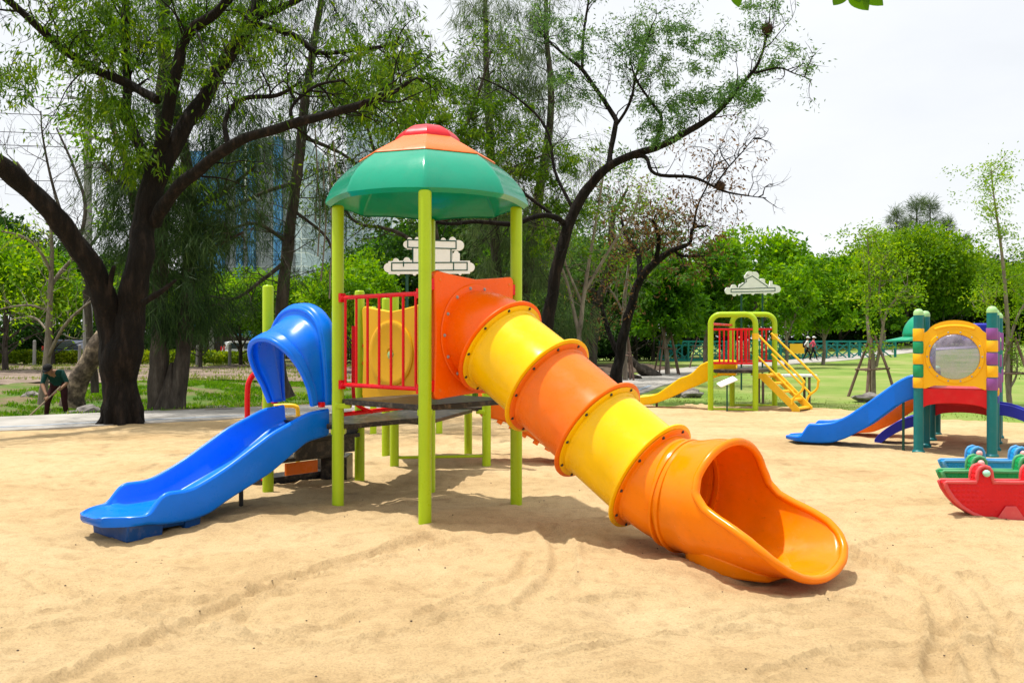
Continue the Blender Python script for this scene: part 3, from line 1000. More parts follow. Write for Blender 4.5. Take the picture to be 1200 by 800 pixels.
T.finish('leafy_tree', 'leafy tree with yellow-green sprays rising directly behind the green dome roof', 'tree', (l[0].x, l[0].y, tz(l[0].x, l[0].y)), 'bark_grey')
ex = cloud(T.rg, [(400, 470, 90, 150, 26), (440, 520, 50, 110, 40), (470, 560, 90, 170, 60), (540, 620, 110, 200, 50), (600, 690, 160, 240, 34), (620, 700, 230, 290, 20)], Y61 - .5, 1.2, 64, .4)
T.hang('leaf_near', 5, .16, .045, .15, .35, .8, .5, extra=ex)

# 7. tall pale needle tree behind the roof
g7 = gnd(600, 455)
needle_tree(7, 31, [
    [(606, 458, 9), (610, 400, 8), (618, 320, 7), (630, 240, 6), (640, 180, 5), (646, 120, 4), (642, 60, 3), (640, 0, 2.2), (645, -80, 1.2)],
    [(586, 458, 8), (584, 380, 7), (580, 280, 6), (575, 180, 5), (570, 80, 3.5), (568, -20, 2.4), (566, -110, 1)]],
    [(540, 640, 0, 110, 190), (525, 640, 90, 200, 170), (555, 700, 180, 260, 90), (556, 645, 250, 330, 170), (560, 690, 320, 415, 220), (545, 640, -110, 0, 60), (620, 660, 30, 110, 30)],
    'tall hazy grey-green needle tree standing just right of the dome roof', 'bark_grey', 'needle_pale', (g7.x, g7.y, tz(g7.x, g7.y)), W=.02, per=25, L=.5,
    branch=[(0, 26, 1.4, .3, .95), (1, 26, 1.4, .3, .95)], dY=1.2)

# 8. brown branching trunk, 9. dark leaning tree with dead leaves
T = Tree(8)
Y8 = 38
l, r = px_line([(688, 440, 10), (693, 408, 7.5), (697, 380, 6.8), (701, 353, 6), (713, 320, 5.2), (719, 294, 4.6), (716, 271, 3.6), (722, 245, 2.4), (735, 222, 1.4)], Y8)
a = T.limb(l, r, 10)[0]
for pts in ([(715, 312, 3.6), (735, 293, 3, -.4), (755, 294, 2.2, -.7), (772, 280, 1.2, -.9)], [(699, 356, 3.4), (690, 325, 2.8, .4), (680, 300, 2, .7), (660, 285, 1, 1)], [(702, 345, 2.4), (676, 330, 1.6, -.5), (652, 322, 1, -.8)]):
    l2, r2 = px_line(pts, Y8)
    q = T.limb(l2, r2, 7)[0]
    T.twigs(q, 12, 1.4, .02, .2, 2, .3, 1, kids=3)
T.twigs(a, 14, 1.5, .02, .3, 2, .45, 1, kids=3)
T.finish('branching_tree', 'brown branching tree with pale green leaves between the tube slide and the leaning tree', 'tree', (l[0].x, l[0].y, tz(l[0].x, l[0].y)), 'bark_grey')
ex = cloud(T.rg, [(650, 720, 290, 400, 70), (700, 760, 230, 300, 30), (740, 800, 240, 330, 40)], Y8 + .5, 1.4, 26, .2)
T.hang('leaf_grey', 5, .2, .07, .2, .2, .8, extra=ex)

T = Tree(9)
Y9 = 33
l, r = px_line([(722, 455, 9), (724, 430, 6.5), (729, 400, 5.8), (736, 372, 5.4), (748, 333, 5), (768, 307, 4.3), (787, 294, 3.2), (808, 285, 2.2), (812, 268, 1.7), (830, 264, 1)], Y9)
a = T.limb(l, r, 11, .4)[0]
for pts in ([(750, 330, 4), (748, 300, 3, .4), (735, 280, 2.4, .6), (728, 255, 1.4, .8)], [(768, 307, 3), (772, 280, 2.4, -.4), (764, 256, 1.6, -.6)], [(726, 420, 4), (716, 396, 3.4, .3), (709, 375, 2.6, .5), (704, 356, 1.6, .6)], [(790, 293, 2), (800, 300, 1.6), (826, 300, 1)], [(812, 270, 1.6, -.2), (818, 240, 1.2, -.5), (832, 210, .8, -.7), (838, 180, .5, -.8)]):
    l2, r2 = px_line(pts, Y9)
    q = T.limb(l2, r2, 7)[0]
    T.twigs(q, 12, 1.5, .018, .2, 2, .25, 1, kids=3)
T.twigs(a, 18, 1.3, .018, .3, 2, .5, 1, kids=3)
T.finish('leaning_tree', 'dark leaning tree with a dead brown-leaved top left of the small slide tower', 'tree', (l[0].x, l[0].y, tz(l[0].x, l[0].y)), 'bark_dark')
ex = cloud(T.rg, [(700, 800, 235, 300, 36), (790, 820, 250, 275, 6), (845, 865, 190, 215, 5)], Y9, 1.0, 12, .5)
T.hang('leaf_dead', 3, .16, .06, .15, .6, .5, extra=ex)
# bare thicket between the spreading tree and the brown one
T = Tree(12)
for pts in ([(676, 448, 3.4), (680, 380, 2.8), (690, 310, 2.2), (700, 250, 1.5), (708, 200, .8)], [(680, 400, 2.4), (664, 330, 1.9), (640, 270, 1.4), (622, 220, .7)], [(686, 340, 2), (716, 290, 1.6), (742, 250, 1.1), (752, 215, .6)], [(684, 360, 1.8), (660, 300, 1.4), (654, 240, .9)]):
    l, r = px_line(pts, 29)
    q = T.limb(l, r, 7)[0]
    if pts[0][0] == 676:
        b12 = l[0]
    T.twigs(q, 18, 1.1, .013, .2, 2, .3, 1, 1.0, kids=3)
T.finish('bare_tree', 'tangle of bare brownish twigs between the spreading tree and the brown branching tree', 'tree', (b12.x, b12.y, tz(b12.x, b12.y)), 'bark_pale')
T.hang('leaf_young', 4, .12, .04, .12, .4, .3)
# roots and cut log at its foot
mb = MB()
for (x0, y0, x1, y1, w) in [(735, 418, 768, 440, .28), (745, 428, 772, 440, .2), (728, 432, 748, 444, .2)]:
    p0, p1 = at(x0, y0, 40), gnd(x1, y1 + 1)
    p1.z = tz(p1.x, p1.y)
    mb.tube(smooth_poly([tuple(p0), tuple(p0.lerp(p1, .5) + V((0, 0, -.1))), tuple(p1)], 5), [w * .6] * 5 + [w] * 6, 8)
tag(mb.build('fallen_branches', 'bark_grey', sharp=80), 'thick grey fallen branches sloping to the soil beside the leaning tree', 'branches')


# ------------------------------------------------------------------ staked young trees
def stakes(px, py, Y, h, spread, label, n=3, seed=0):
    rr = random.Random(seed)
    c = V(((px - 600) / F_PX * Y, Y, 0))
    c.z = tz(c.x, c.y)
    t = thing('tree_stakes', label, 'tree stakes', c, 'timber stake frames round the young trees')
    feet = []
    for k in range(n):
        a = 2 * math.pi * k / n + rr.uniform(0, .5) + seed
        f = c + V((math.cos(a) * spread, math.sin(a) * spread, -.05))
        top = c + V((math.cos(a) * .07, math.sin(a) * .07, h * rr.uniform(.95, 1.1)))
        MB().tube([f, f.lerp(top, .5) + V((rr.gauss(0, .02), rr.gauss(0, .02), 0)), top], [.045, .04, .035], 7).build('stake', 'stake', t)
        feet.append((f, top))
    for k in range(n):
        (f0, t0), (f1, t1) = feet[k], feet[(k + 1) % n]
        a, b = f0.lerp(t0, .48), f1.lerp(t1, .48)
        e = (b - a) * .22
        MB().tube([a - e, b + e], .03, 6).build('crossbar', 'stake', t)
    return c


def young_tree(seed, px, Y, stems, label, mat, bark='bark_pale', L=.16, W=.07, extra=None, per=6, tw=10, ln=.8, t0=.4, keep=1, dY=.4, exper=22, droop=.15):
    T = Tree(seed)
    ls = []
    for s in stems:
        l, r = px_line(s, Y)
        ls.append(T.limb(l, r, 8, .3)[0])
    for q in ls:
        T.twigs(q, tw, ln, .014, .35, 1, t0, 1, .8, kids=3)
    b = ls[0][0]
    T.finish('young_tree', label, 'tree', (b.x, b.y, tz(b.x, b.y)), bark)
    ex = cloud(T.rg, extra, Y, dY, exper, droop) if extra else None
    T.hang(mat, per, L, W, .12, droop, keep, extra=ex)


stakes(733, 447, 36, 2.3, .55, 'slim timber stakes round the pale bare sapling by the leaning tree', 3, 1)
young_tree(21, 733, 36, [[(733, 448, 3.4), (732, 410, 3), (731, 375, 2.8), (733, 340, 2), (737, 310, 1.2)], [(732, 372, 2), (741, 352, 1.5, .3), (745, 332, .8, .5)], [(731, 368, 1.6), (722, 350, 1.2), (712, 335, .7)]],
           'pale bare sapling standing in stakes before the leaning tree', 'leaf_grey', tw=8, ln=.9, keep=.25, per=3)
stakes(782, 439, 43, 2.6, .75, 'timber stakes round the bushy round-topped young tree', 4, 2)
young_tree(22, 782, 43, [[(782, 440, 3), (781, 412, 2.6), (778, 392, 2), (775, 360, 1.5)], [(781, 402, 2), (792, 380, 1.4, .5), (800, 350, .8, .8)]],
           'bushy round-topped young tree in stakes just left of the yellow slide', 'leaf_mid', L=.3, W=.13, per=10, tw=14, ln=1.2,
           extra=[(735, 820, 310, 390, 190), (750, 800, 295, 330, 60)], dY=1.1, exper=26)
stakes(824, 433, 52, 2.6, .8, 'timber stakes of the young tree right behind the small slide tower', 3, 3)
young_tree(23, 828, 52, [[(826, 434, 2.6), (827, 400, 2.2), (830, 370, 1.6), (834, 330, 1)], [(833, 434, 2), (834, 395, 1.6), (842, 350, 1)]],
           'dense dark-green young tree standing behind the small slide tower', 'leaf_mid', L=.32, W=.14, per=10, tw=14, ln=1.4,
           extra=[(805, 880, 300, 385, 200), (820, 865, 285, 320, 60)], dY=1.3, exper=26)
stakes(1022, 465, 26, 1.75, .68, 'timber stakes on the lawn round the two-stemmed sapling left of the teal-posted playset', 4, 4)
young_tree(24, 1024, 26, [[(1024, 463, 3), (1023, 425, 2.6), (1018, 390, 2.2), (1016, 365, 1.7, .2), (1019, 335, 1.4, .3), (1018, 300, .8, .3), (1016, 275, .5, .3)],
                          [(1026, 430, 2.2), (1032, 402, 2, -.1), (1037, 370, 1.6, -.2), (1048, 352, 1.3, -.3), (1064, 332, .9, -.4)], [(1034, 380, 1.3), (1030, 340, 1), (1036, 300, .7)]],
           'two-stemmed sapling with loose yellow-green leaves on the lawn left of the teal-posted playset', 'leaf_young', L=.11, W=.05, tw=12, ln=.65, t0=.45, per=5,
           extra=[(990, 1052, 268, 350, 40), (1000, 1050, 330, 372, 14), (1016, 1036, 378, 410, 10)], dY=.5, exper=18)
stakes(1186, 474, 22.8, 1.6, .6, 'timber stakes of the tall lean sapling at the right edge', 3, 5)
young_tree(25, 1184, 22.8, [[(1184, 474, 3.4), (1181, 450, 2.9), (1181, 410, 2.6), (1180, 370, 2.3), (1177, 330, 2), (1172, 280, 1.6), (1166, 240, 1.1), (1161, 200, .6)],
                            [(1181, 405, 2), (1192, 372, 1.6), (1206, 345, 1.2), (1216, 300, .8)], [(1183, 455, 1.6), (1191, 440, 1.2), (1192, 420, .7)], [(1180, 380, 1.5), (1168, 362, 1.1), (1150, 352, .7)]],
           'tall lean sapling with a leafy tuft on top at the right edge', 'leaf_young', L=.075, W=.035, tw=9, ln=.5, t0=.55, per=8,
           extra=[(1144, 1182, 190, 250, 34), (1150, 1190, 245, 285, 16), (1145, 1200, 340, 385, 22), (1185, 1225, 280, 350, 20)], dY=.3, exper=30)
young_tree(26, 964, 58, [[(964, 431, 2.4), (966, 408, 2), (965, 390, 1.7), (962, 360, 1.2)], [(966, 398, 1.5), (976, 372, 1.1)]],
           'young lawn tree with a bright bushy crown beside the two walkers', 'leaf_bright', L=.34, W=.16, per=9, tw=14, ln=1.6, extra=[(928, 1002, 300, 385, 190)], dY=1.4, exper=24)
young_tree(27, 1036, 80, [[(1036, 412, 2), (1036, 392, 1.7), (1034, 370, 1.2)]],
           'small lawn tree standing behind the two-stemmed sapling', 'leaf_mid', L=.4, W=.2, per=9, tw=12, ln=1.6, extra=[(1012, 1062, 330, 385, 90)], dY=1.2, exper=24)
young_tree(28, 921, 50, [[(921, 436, 2.2), (922, 410, 2), (920, 380, 1.6), (918, 350, 1)], [(921, 400, 1.4), (930, 375, 1), (938, 350, .7)]],
           'slim dark-stemmed young tree behind the yellow stairs', 'leaf_bright', L=.3, W=.14, per=8, tw=12, ln=1.3, extra=[(895, 950, 310, 380, 70)], dY=1.0, exper=22)


# ------------------------------------------------------------------ distant trees: a few kinds, copied
def crown_points(rg, rx, rz, cz, clumps, per, cl=.34, flat=1.0):
    P, D = [], []
    for i in range(clumps):
        d = rg.normal(size=3)
        d /= np.linalg.norm(d)
        d[2] = d[2] * .8 + .12
        rr = rg.uniform(.45, 1.0) ** .6
        c = np.array([d[0] * rx * rr, d[1] * rx * rr, cz + d[2] * rz * rr])
        s = rg.uniform(.6, 1.25) * cl * rx
        q = rg.normal(size=(per, 3))
        q /= np.linalg.norm(q, axis=1, keepdims=True)
        q *= rg.uniform(.35, 1.0, (per, 1)) ** .5
        P.append(c + q * np.array([s, s, s * .62 * flat]))
        D.append(q * .7 + rg.normal(size=(per, 3)) * .7 + np.array([0, 0, -.1]))
    return np.concatenate(P), np.concatenate(D)


def far_tree(name, seed, h, rx, rz, clumps, per, L, W, mat, bark, lean=.3, bole=.3):
    T = Tree(seed)
    top = V((T.rn.gauss(0, lean), T.rn.gauss(0, lean), h * .72))
    stem = T.limb([V((0, 0, -.2)), V((0, 0, h * .12)), V((top.x * .4, top.y * .4, h * .4)), top], [h * .024, h * .019, h * .014, h * .006], 8)[0]
    for i in range(8):
        t = T.rn.uniform(bole, .85)
        p = stem[int(t * (len(stem) - 1))]
        a = i * 2.4
        q = p + V((math.cos(a) * rx * .7, math.sin(a) * rx * .7, h * T.rn.uniform(.1, .28)))
        T.limb([p, p.lerp(q, .5) + V((0, 0, .1)), q], [h * .009, h * .006, h * .003], 6)
    t = T.finish(name, '', 'tree', (0, 0, 0), bark)
    P, D = crown_points(T.rg, rx, rz, h - rz * 1.0, clumps, per)
    leaves('crown', P, D, L, W, mat, t, seed)
    return t


def far_needle(name, seed, h, mat):
    T = Tree(seed)
    T.limb([V((0, 0, -.2)), V((.1, 0, h * .5)), V((0, .1, h * .98))], [h * .018, h * .011, h * .002], 8)
    t = T.finish(name, '', 'tree', (0, 0, 0), 'bark_grey')
    P, D = [], []
    for i in range(150):
        z = h * T.rg.uniform(.18, 1.0)
        r = h * .12 * (1.04 - z / h) ** .6 * T.rg.uniform(.2, 1)
        a = T.rg.uniform(0, 6.28)
        c = np.array([math.cos(a) * r, math.sin(a) * r, z])
        P.append(c + T.rg.normal(size=(34, 3)) * np.array([.3, .3, .3]))
        D.append(np.tile([math.cos(a) * .6, math.sin(a) * .6, .25], (34, 1)) + T.rg.normal(size=(34, 3)) * .55)
    leaves('crown', np.concatenate(P), np.concatenate(D), .75, .045, mat, t, seed)
    return t


KINDS = {
    'bright': far_tree('leafy_tree', 101, 8, 3.4, 2.7, 75, 110, .34, .17, 'leaf_bright', 'bark_grey'),
    'mid': far_tree('leafy_tree', 102, 10, 4.4, 3.6, 100, 120, .38, .19, 'leaf_mid', 'bark_grey'),
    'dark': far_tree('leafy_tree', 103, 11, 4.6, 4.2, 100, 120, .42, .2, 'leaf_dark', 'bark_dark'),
    'broad': far_tree('leafy_tree', 104, 11, 6.2, 4.0, 170, 120, .4, .2, 'leaf_yellowgreen', 'bark_grey', bole=.2),
    'shrub': far_tree('tall_shrub', 105, 3.4, 1.9, 1.5, 46, 100, .24, .12, 'leaf_bright', 'bark_grey', .1, .1),
    'darkshrub': far_tree('tall_shrub', 106, 3.6, 2.1, 1.6, 46, 100, .26, .13, 'leaf_dark', 'bark_dark', .1, .1),
    'needle': far_needle('needle_tree', 107, 16, 'needle_pale'),
}
used_kind = set()


def plant(kind, px, Y, scale=1.0, label='', group=None, rot=None, sz=None):
    src = KINDS[kind]
    o = src if kind not in used_kind else copy_tree(src)
    used_kind.add(kind)
    x = (px - 600) / F_PX * Y
    o.location = (x, Y, tz(x, Y) - .05)
    o.rotation_euler = (0, 0, random.uniform(0, 6.28) if rot is None else rot)
    o.scale = (scale, scale, sz or scale)
    o['label'] = label
    if group:
        o['group'] = group


GL = 'trees and shrubs behind the left hedge'
GM = 'trees and shrubs behind the middle of the playground'
GR = 'tree line behind the right lawn'
lab_l = 'bright leafy tree in the thicket behind the left hedge'
lab_ld = 'dark shady tree behind the left hedge and the parked cars'
for kind, px, Y, s in [('bright', 6, 48, .95), ('bright', 62, 60, .85), ('bright', 235, 54, .72), ('bright', 282, 58, .8), ('bright', 318, 54, .72), ('bright', -130, 62, 1.1), ('mid', -200, 66, 1.2), ('bright', -280, 60, 1.2), ('bright', 415, 46, .72), ('bright', 448, 60, .95), ('bright', 352, 66, .8), ('bright', -50, 60, 1.1), ('bright', 150, 66, .8)]:
    plant(kind, px, Y, s, lab_l, GL)
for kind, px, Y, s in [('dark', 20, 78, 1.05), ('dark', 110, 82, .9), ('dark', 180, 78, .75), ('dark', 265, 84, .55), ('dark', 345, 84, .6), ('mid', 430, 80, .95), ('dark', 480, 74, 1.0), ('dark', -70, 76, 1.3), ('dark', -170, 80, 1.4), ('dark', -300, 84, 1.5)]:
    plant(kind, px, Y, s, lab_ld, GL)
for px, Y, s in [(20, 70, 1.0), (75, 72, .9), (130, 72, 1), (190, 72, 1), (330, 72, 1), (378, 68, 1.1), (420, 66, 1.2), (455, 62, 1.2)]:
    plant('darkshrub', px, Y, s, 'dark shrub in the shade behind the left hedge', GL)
for px, Y, s in [(405, 58, .9), (440, 52, .8), (465, 50, .9)]:
    plant('shrub', px, Y, s, 'bright shrub seen between the posts of the big play tower', GM)
plant('bright', 590, 40, .55, 'low bright tree peeking over the orange tube entrance', GM)
for kind, px, Y, s in [('dark', 540, 58, 1.0), ('mid', 620, 56, .95), ('mid', 690, 66, .95), ('mid', 745, 74, .85), ('mid', 505, 66, 1.05), ('dark', 580, 72, 1.1)]:
    plant(kind, px, Y, s, 'dense green tree behind the tube slide', GM)
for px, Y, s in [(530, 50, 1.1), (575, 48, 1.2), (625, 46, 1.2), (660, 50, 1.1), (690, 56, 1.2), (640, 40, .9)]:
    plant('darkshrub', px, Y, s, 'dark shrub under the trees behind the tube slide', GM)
for kind, px, Y, s in [('mid', 735, 58, .78), ('mid', 765, 72, .8), ('bright', 805, 78, .95), ('bright', 850, 82, 1.0), ('mid', 830, 92, 1.0)]:
    plant(kind, px, Y, s, 'green tree beyond the teal bridge at its left end', GR)
plant('bright', 884, 76, 1.36, 'tall bright tree poking above the white house-shaped sign', GR)
for kind, px, Y, s in [('mid', 925, 95, .98), ('dark', 960, 104, .85), ('bright', 905, 88, .95)]:
    plant(kind, px, Y, s, 'green tree beyond the bridge behind the two walkers', GR)
plant('broad', 1062, 88, 1.03, 'largest broad-crowned tree in the right tree line', GR)
plant('broad', 985, 90, .82, 'broad bright tree left of the largest one in the right tree line', GR)
plant('broad', 1140, 92, .78, 'broad tree right of the largest one in the right tree line', GR)
for kind, px, Y, s in [('dark', 1165, 108, .98), ('bright', 1195, 96, 1.1), ('dark', 1250, 100, 1.0), ('mid', 1110, 100, 1.0), ('mid', 1010, 104, .9), ('bright', 1235, 84, .9), ('bright', 1105, 86, .85), ('bright', 945, 84, .85)]:
    plant(kind, px, Y, s, 'rounded tree at the far right of the tree line', GR)
for px, Y, s in [(1074, 104, 1.06), (1090, 106, 1.07), (1050, 106, 1.0), (1110, 104, .92), (1130, 106, .8), (1060, 110, .95)]:
    plant('needle', px, Y, s, 'feathery needle tree tip showing above the largest tree on the right', 'needle trees above the right tree line')
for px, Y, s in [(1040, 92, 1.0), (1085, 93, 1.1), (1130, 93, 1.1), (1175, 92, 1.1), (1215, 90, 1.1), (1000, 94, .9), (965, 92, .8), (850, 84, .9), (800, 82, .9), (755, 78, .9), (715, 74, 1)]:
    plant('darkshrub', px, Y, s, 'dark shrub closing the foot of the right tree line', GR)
# one far wood behind everything
rgw = np.random.default_rng(99)
P, D = [], []
for i in range(420):
    x = rgw.uniform(-120, 130)
    y = rgw.uniform(122, 150)
    h = 8.0 + 2.5 * math.sin(x * .09) + rgw.uniform(-2, 1)
    z = rgw.uniform(-.4, h)
    q = rgw.normal(size=(80, 3))
    P.append(np.array([x, y, z + (1.2 if x > 20 else 0)]) + q * np.array([1.7, 1.7, 1.1]))
    D.append(q + rgw.normal(size=(80, 3)) * .5)
w = leaves('far_wood', np.concatenate(P), np.concatenate(D), .8, .45, 'leaf_dark', None, 99, 'stuff')
tag(w, 'far dark wood reading as one mass behind all the trees', 'wood', kind='stuff')

# ------------------------------------------------------------------ hedge, fence, poles, posts, rocks, grass
mb = MB()
rgh = np.random.default_rng(5)


def hedge(x0, x1, Y, h, d, label, mat, n, L):
    c = V(((x0 + x1) / 2, Y, tz((x0 + x1) / 2, Y)))
    t = thing('hedge', label, 'hedge', c)
    k = n
    q = np.stack([rgh.uniform(x0, x1, k), rgh.uniform(-d / 2, d / 2, k), rgh.uniform(.05, 1, k) ** .7 * h], 1)
    lump = 1 + .25 * np.array([mnoise.noise(V((a * .9, 0, Y))) for a in q[:, 0]])
    q[:, 2] *= lump
    q[:, 1] += Y
    q[:, 2] += terrain(q[:, 0], q[:, 1])
    dv = rgh.normal(size=(k, 3)) + np.array([0, -.3, .5])
    leaves('foliage', q, dv, L, L * .5, mat, t, 3)
    st = MB()
    for i in range(int((x1 - x0) / .8)):
        x = x0 + i * .8 + rgh.uniform(-.2, .2)
        z = tz(x, Y)
        st.tube([(x, Y, z - .1), (x + rgh.uniform(-.2, .2), Y + rgh.uniform(-.2, .2), z + h * .75)], [.04, .015], 5)
    st.build('stems', 'bark_grey', t)


hedge(-46, -17.2, 61, .85, 1.5, 'low clipped yellow-green hedge running along the far road at the left', 'leaf_hedge', 14000, .26)
hedge(3.5, 15, 76, 1.0, 1.5, 'dark hedge beyond the bank at the left end of the teal bridge', 'leaf_dark', 5000, .3)
hedge(29, 62, 96, 1.0, 1.6, 'long dark hedge at the far edge of the right lawn', 'leaf_dark', 12000, .34)

t = thing('board_fence', 'dark brown board fence in the shade beyond the hedge', 'fence', (-30, 80, 0))
for i in range(22):
    x = -54 + i * 2.2
    mb = MB()
    for k in range(10):
        mb.box((x + k * .22, 80 + .01 * (k % 2), tz(x, 80) + 1.0), (.2, .03, 2.0 + .05 * (k % 3)))
    mb.build('fence_panel', 'timber_edge', t)

GP = 'low grey posts along the hedge'
for x, y0, y1 in [(40, 397, 428), (93, 404, 430), (231, 407, 427), (269, 407, 427)]:
    Y = 57
    X = (x - 600) / F_PX * Y
    mb = MB().tube([(X, Y, tz(X, Y) - .1), (X + .03, Y, tz(X, Y) + (1.3 if y0 > 400 else 1.6))], [.11, .1], 8)
    mb.ball((X + .03, Y, tz(X, Y) + (1.3 if y0 > 400 else 1.6)), .1, 8)
    tag(mb.build('low_post', 'concrete'), 'low grey post standing in front of the yellow-green hedge', 'post', GP)

for x, Y, r, h, lab in [(103, 56, .3, 17, 'thick grey concrete utility pole rising behind the big forked tree'), (248, 64, .17, 9, 'thin grey utility pole left of the blue slide hood')]:
    X = (x - 600) / F_PX * Y
    z = tz(X, Y)
    t = thing('utility_pole', lab, 'utility pole', (X, Y, z))
    MB().tube([(X, Y, z - .2), (X, Y, z + h * .5), (X, Y, z + h)], [r, r * .85, r * .7], 12).build('pole', 'concrete', t)
    if h > 10:
        for k in range(3):
            zz = z + h - .4 - k * 1.1
            MB().box((X, Y, zz), (2.6, .12, .14), (V((.6, .8, 0)), V((-.8, .6, 0)), V((0, 0, 1)))).build('crossarm', 'concrete', t)
mb = MB()
X = (103 - 600) / F_PX * 56
for k, zz in enumerate((16.6, 15.5, 14.4, 13.6, 11.5)):
    a = V((X - .5 + .3 * (k % 2), 56 - .5, zz))
    b = V((X - 34, 40, zz + .8))
    mb.tube([a.lerp(b, s / 8) - V((0, 0, .8 * 4 * (s / 8) * (1 - s / 8))) for s in range(9)], .022, 5)
tag(mb.build('power_lines', 'cloth_black'), 'thin dark power lines running left from the concrete pole against the sky', 'wires')


def rock(x, y, s, label, seed, flat=.6):
    p = gnd(x, y)
    z = tz(p.x, p.y)
    rr = random.Random(seed)
    bm = bmesh.new()
    bmesh.ops.create_icosphere(bm, subdivisions=3, radius=s)
    for v_ in bm.verts:
        n = mnoise.fractal(v_.co * (1.6 / s) + V((seed, 0, 0)), 1, 2, 4)
        v_.co *= 1 + .45 * n
        v_.co.z *= flat
        v_.co.x *= 1.35
    me = bpy.data.meshes.new('rock')
    bm.to_mesh(me)
    bm.free()
    me.materials.append(M['rock'])
    o = bpy.data.objects.new('rock', me)
    COL.objects.link(o)
    o.location = (p.x, p.y, z + s * flat * .4)
    o.rotation_euler = (0, 0, rr.uniform(0, 6))
    tag(o, label, 'rock', 'rocks along the far side of the path')


for i, (x, y, s, l) in enumerate([(104, 482, .34, 'dark flat rock beside the sweeping person at the path edge'), (118, 479, .27, 'pale rounded rock left of the big forked trunk'),
                                  (254, 471, .26, 'flat grey slab on the bank right of the twin trunks'), (240, 471, .12, 'small pale stone left of the flat grey slab'),
                                  (226, 472, .09, 'white pebble-sized stone beside the twin trunks'), (36, 462, .2, 'pale stone by the foot of the scrubby tree'), (160, 470, .12, 'small stone between the two trunks')]):
    rock(x, y, s, l, i + 3)
# rocky heap at the sapling's foot and behind the yellow slide
for i, (x, y, s, l) in enumerate([(807, 465, .32, 'pale grey boulder behind the yellow slide of the small tower'), (1019, 470, .3, 'low stone at the foot of the staked two-stemmed sapling'), (577, 477, .3, 'dark grey boulder on the path edge under the play tower')]):
    rock(x, y, s, l, i + 30, .5)


def blades(name, n, xr, yr, keep, L, W, mat, label, seed):
    rg = np.random.default_rng(seed)
    x = rg.uniform(*xr, n)
    y = rg.uniform(*yr, n)
    k = keep(x, y)
    x, y = x[k], y[k]
    z = terrain(x, y) - .01
    d = rg.normal(size=(len(x), 3)) * .45
    d[:, 2] = 1
    o = leaves(name, np.stack([x, y, z], 1), d, L, W, mat, None, seed, 'stuff')
    tag(o, label, 'grass', kind='stuff')


blades('bank_grass', 120000, (-16, 1.5), (17, 40), lambda x, y: (y > path_y(x) + 2.3) & (fbm(x * .8, y * .8, 61, 3) > .02 - .16 * (y > 24)) & (y < 35 + fbm(x * .3, y * .3, 41, 4) * 9), .12, .03, 'blade', 'bright green tufted grass covering the bank beyond the path', 71)
blades('lawn_grass', 50000, (1, 22), (15, 34), lambda x, y: (y > lawn_y(x) + .1 + 9 * vnoise(x * 31.7, y * 29.3, 5) ** 2 * 4) & (y < lawn_y(x) + 1.2 + 7 * (vnoise(x * 37.1, y * 41.3, 6) + .5) ** 3) & (np.abs(x - np.interp(y, PY, PX)) > 1.8), .05, .018, 'blade_dry', 'short mown grass of the right lawn', 72)
blades('litter_grass', 24000, (-32, 0), (35, 61), lambda x, y: fbm(x * .35, y * .35, 68, 4) > .1, .2, .05, 'blade_dry', 'thin weedy grass growing through the fallen leaves', 74)
blades('edge_grass', 9000, (-14, 1.5), (15, 26), lambda x, y: (y > path_y(x) + 1.85) & (y < path_y(x) + 3.0) & (fbm(x * 1.5, y * 1.5, 65, 3) > .06), .13, .03, 'blade_dry', 'sparse dry grass along the far path edge', 73)


def scatter(name, n, xr, yr, s0, s1, mat, label, seed, zf):
    rg = np.random.default_rng(seed)
    mb = MB()
    for i in range(n):
        x, y = rg.uniform(*xr), rg.uniform(*yr)
        s = rg.uniform(s0, s1)
        z = float(zf(np.array([[x]]), np.array([[y]]))[0, 0])
        mb.ball((x, y, z + s * .2), s, 5, .6)
    o = mb.build(name, mat, sharp=90)
    tag(o, label, 'grit', kind='stuff')


scatter('sand_grit', 260, (-4, 4.5), (3.9, 11), .003, .008, 'soil', 'dark specks of grit lying on the sand', 81, sand_full)


# ------------------------------------------------------------------ far buildings
def facade_mat(name, glass, frame, sx, sz):
    m, nt, out = new_mat(name)
    b = N(nt, 'ShaderNodeBsdfPrincipled', Roughness=.2)
    tc = N(nt, 'ShaderNodeTexCoord')
    br = N(nt, 'ShaderNodeTexBrick')
    mp = N(nt, 'ShaderNodeMapping')
    mp.inputs['Rotation'].default_value = (R(90), 0, 0)
    nt.links.new(tc.outputs['Object'], mp.inputs[0])
    nt.links.new(mp.outputs[0], br.inputs['Vector'])
    br.offset = 0
    br.inputs['Color1'].default_value = rgba(glass)
    br.inputs['Color2'].default_value = rgba(mul(glass, .6))
    br.inputs['Mortar'].default_value = rgba(frame)
    br.inputs['Scale'].default_value = 1
    br.inputs['Mortar Size'].default_value = .12
    br.inputs['Brick Width'].default_value = sx
    br.inputs['Row Height'].default_value = sz
    nt.links.new(br.outputs[0], b.inputs['Base Color'])
    nt.links.new(b.outputs[0], out.inputs[0])
    return m


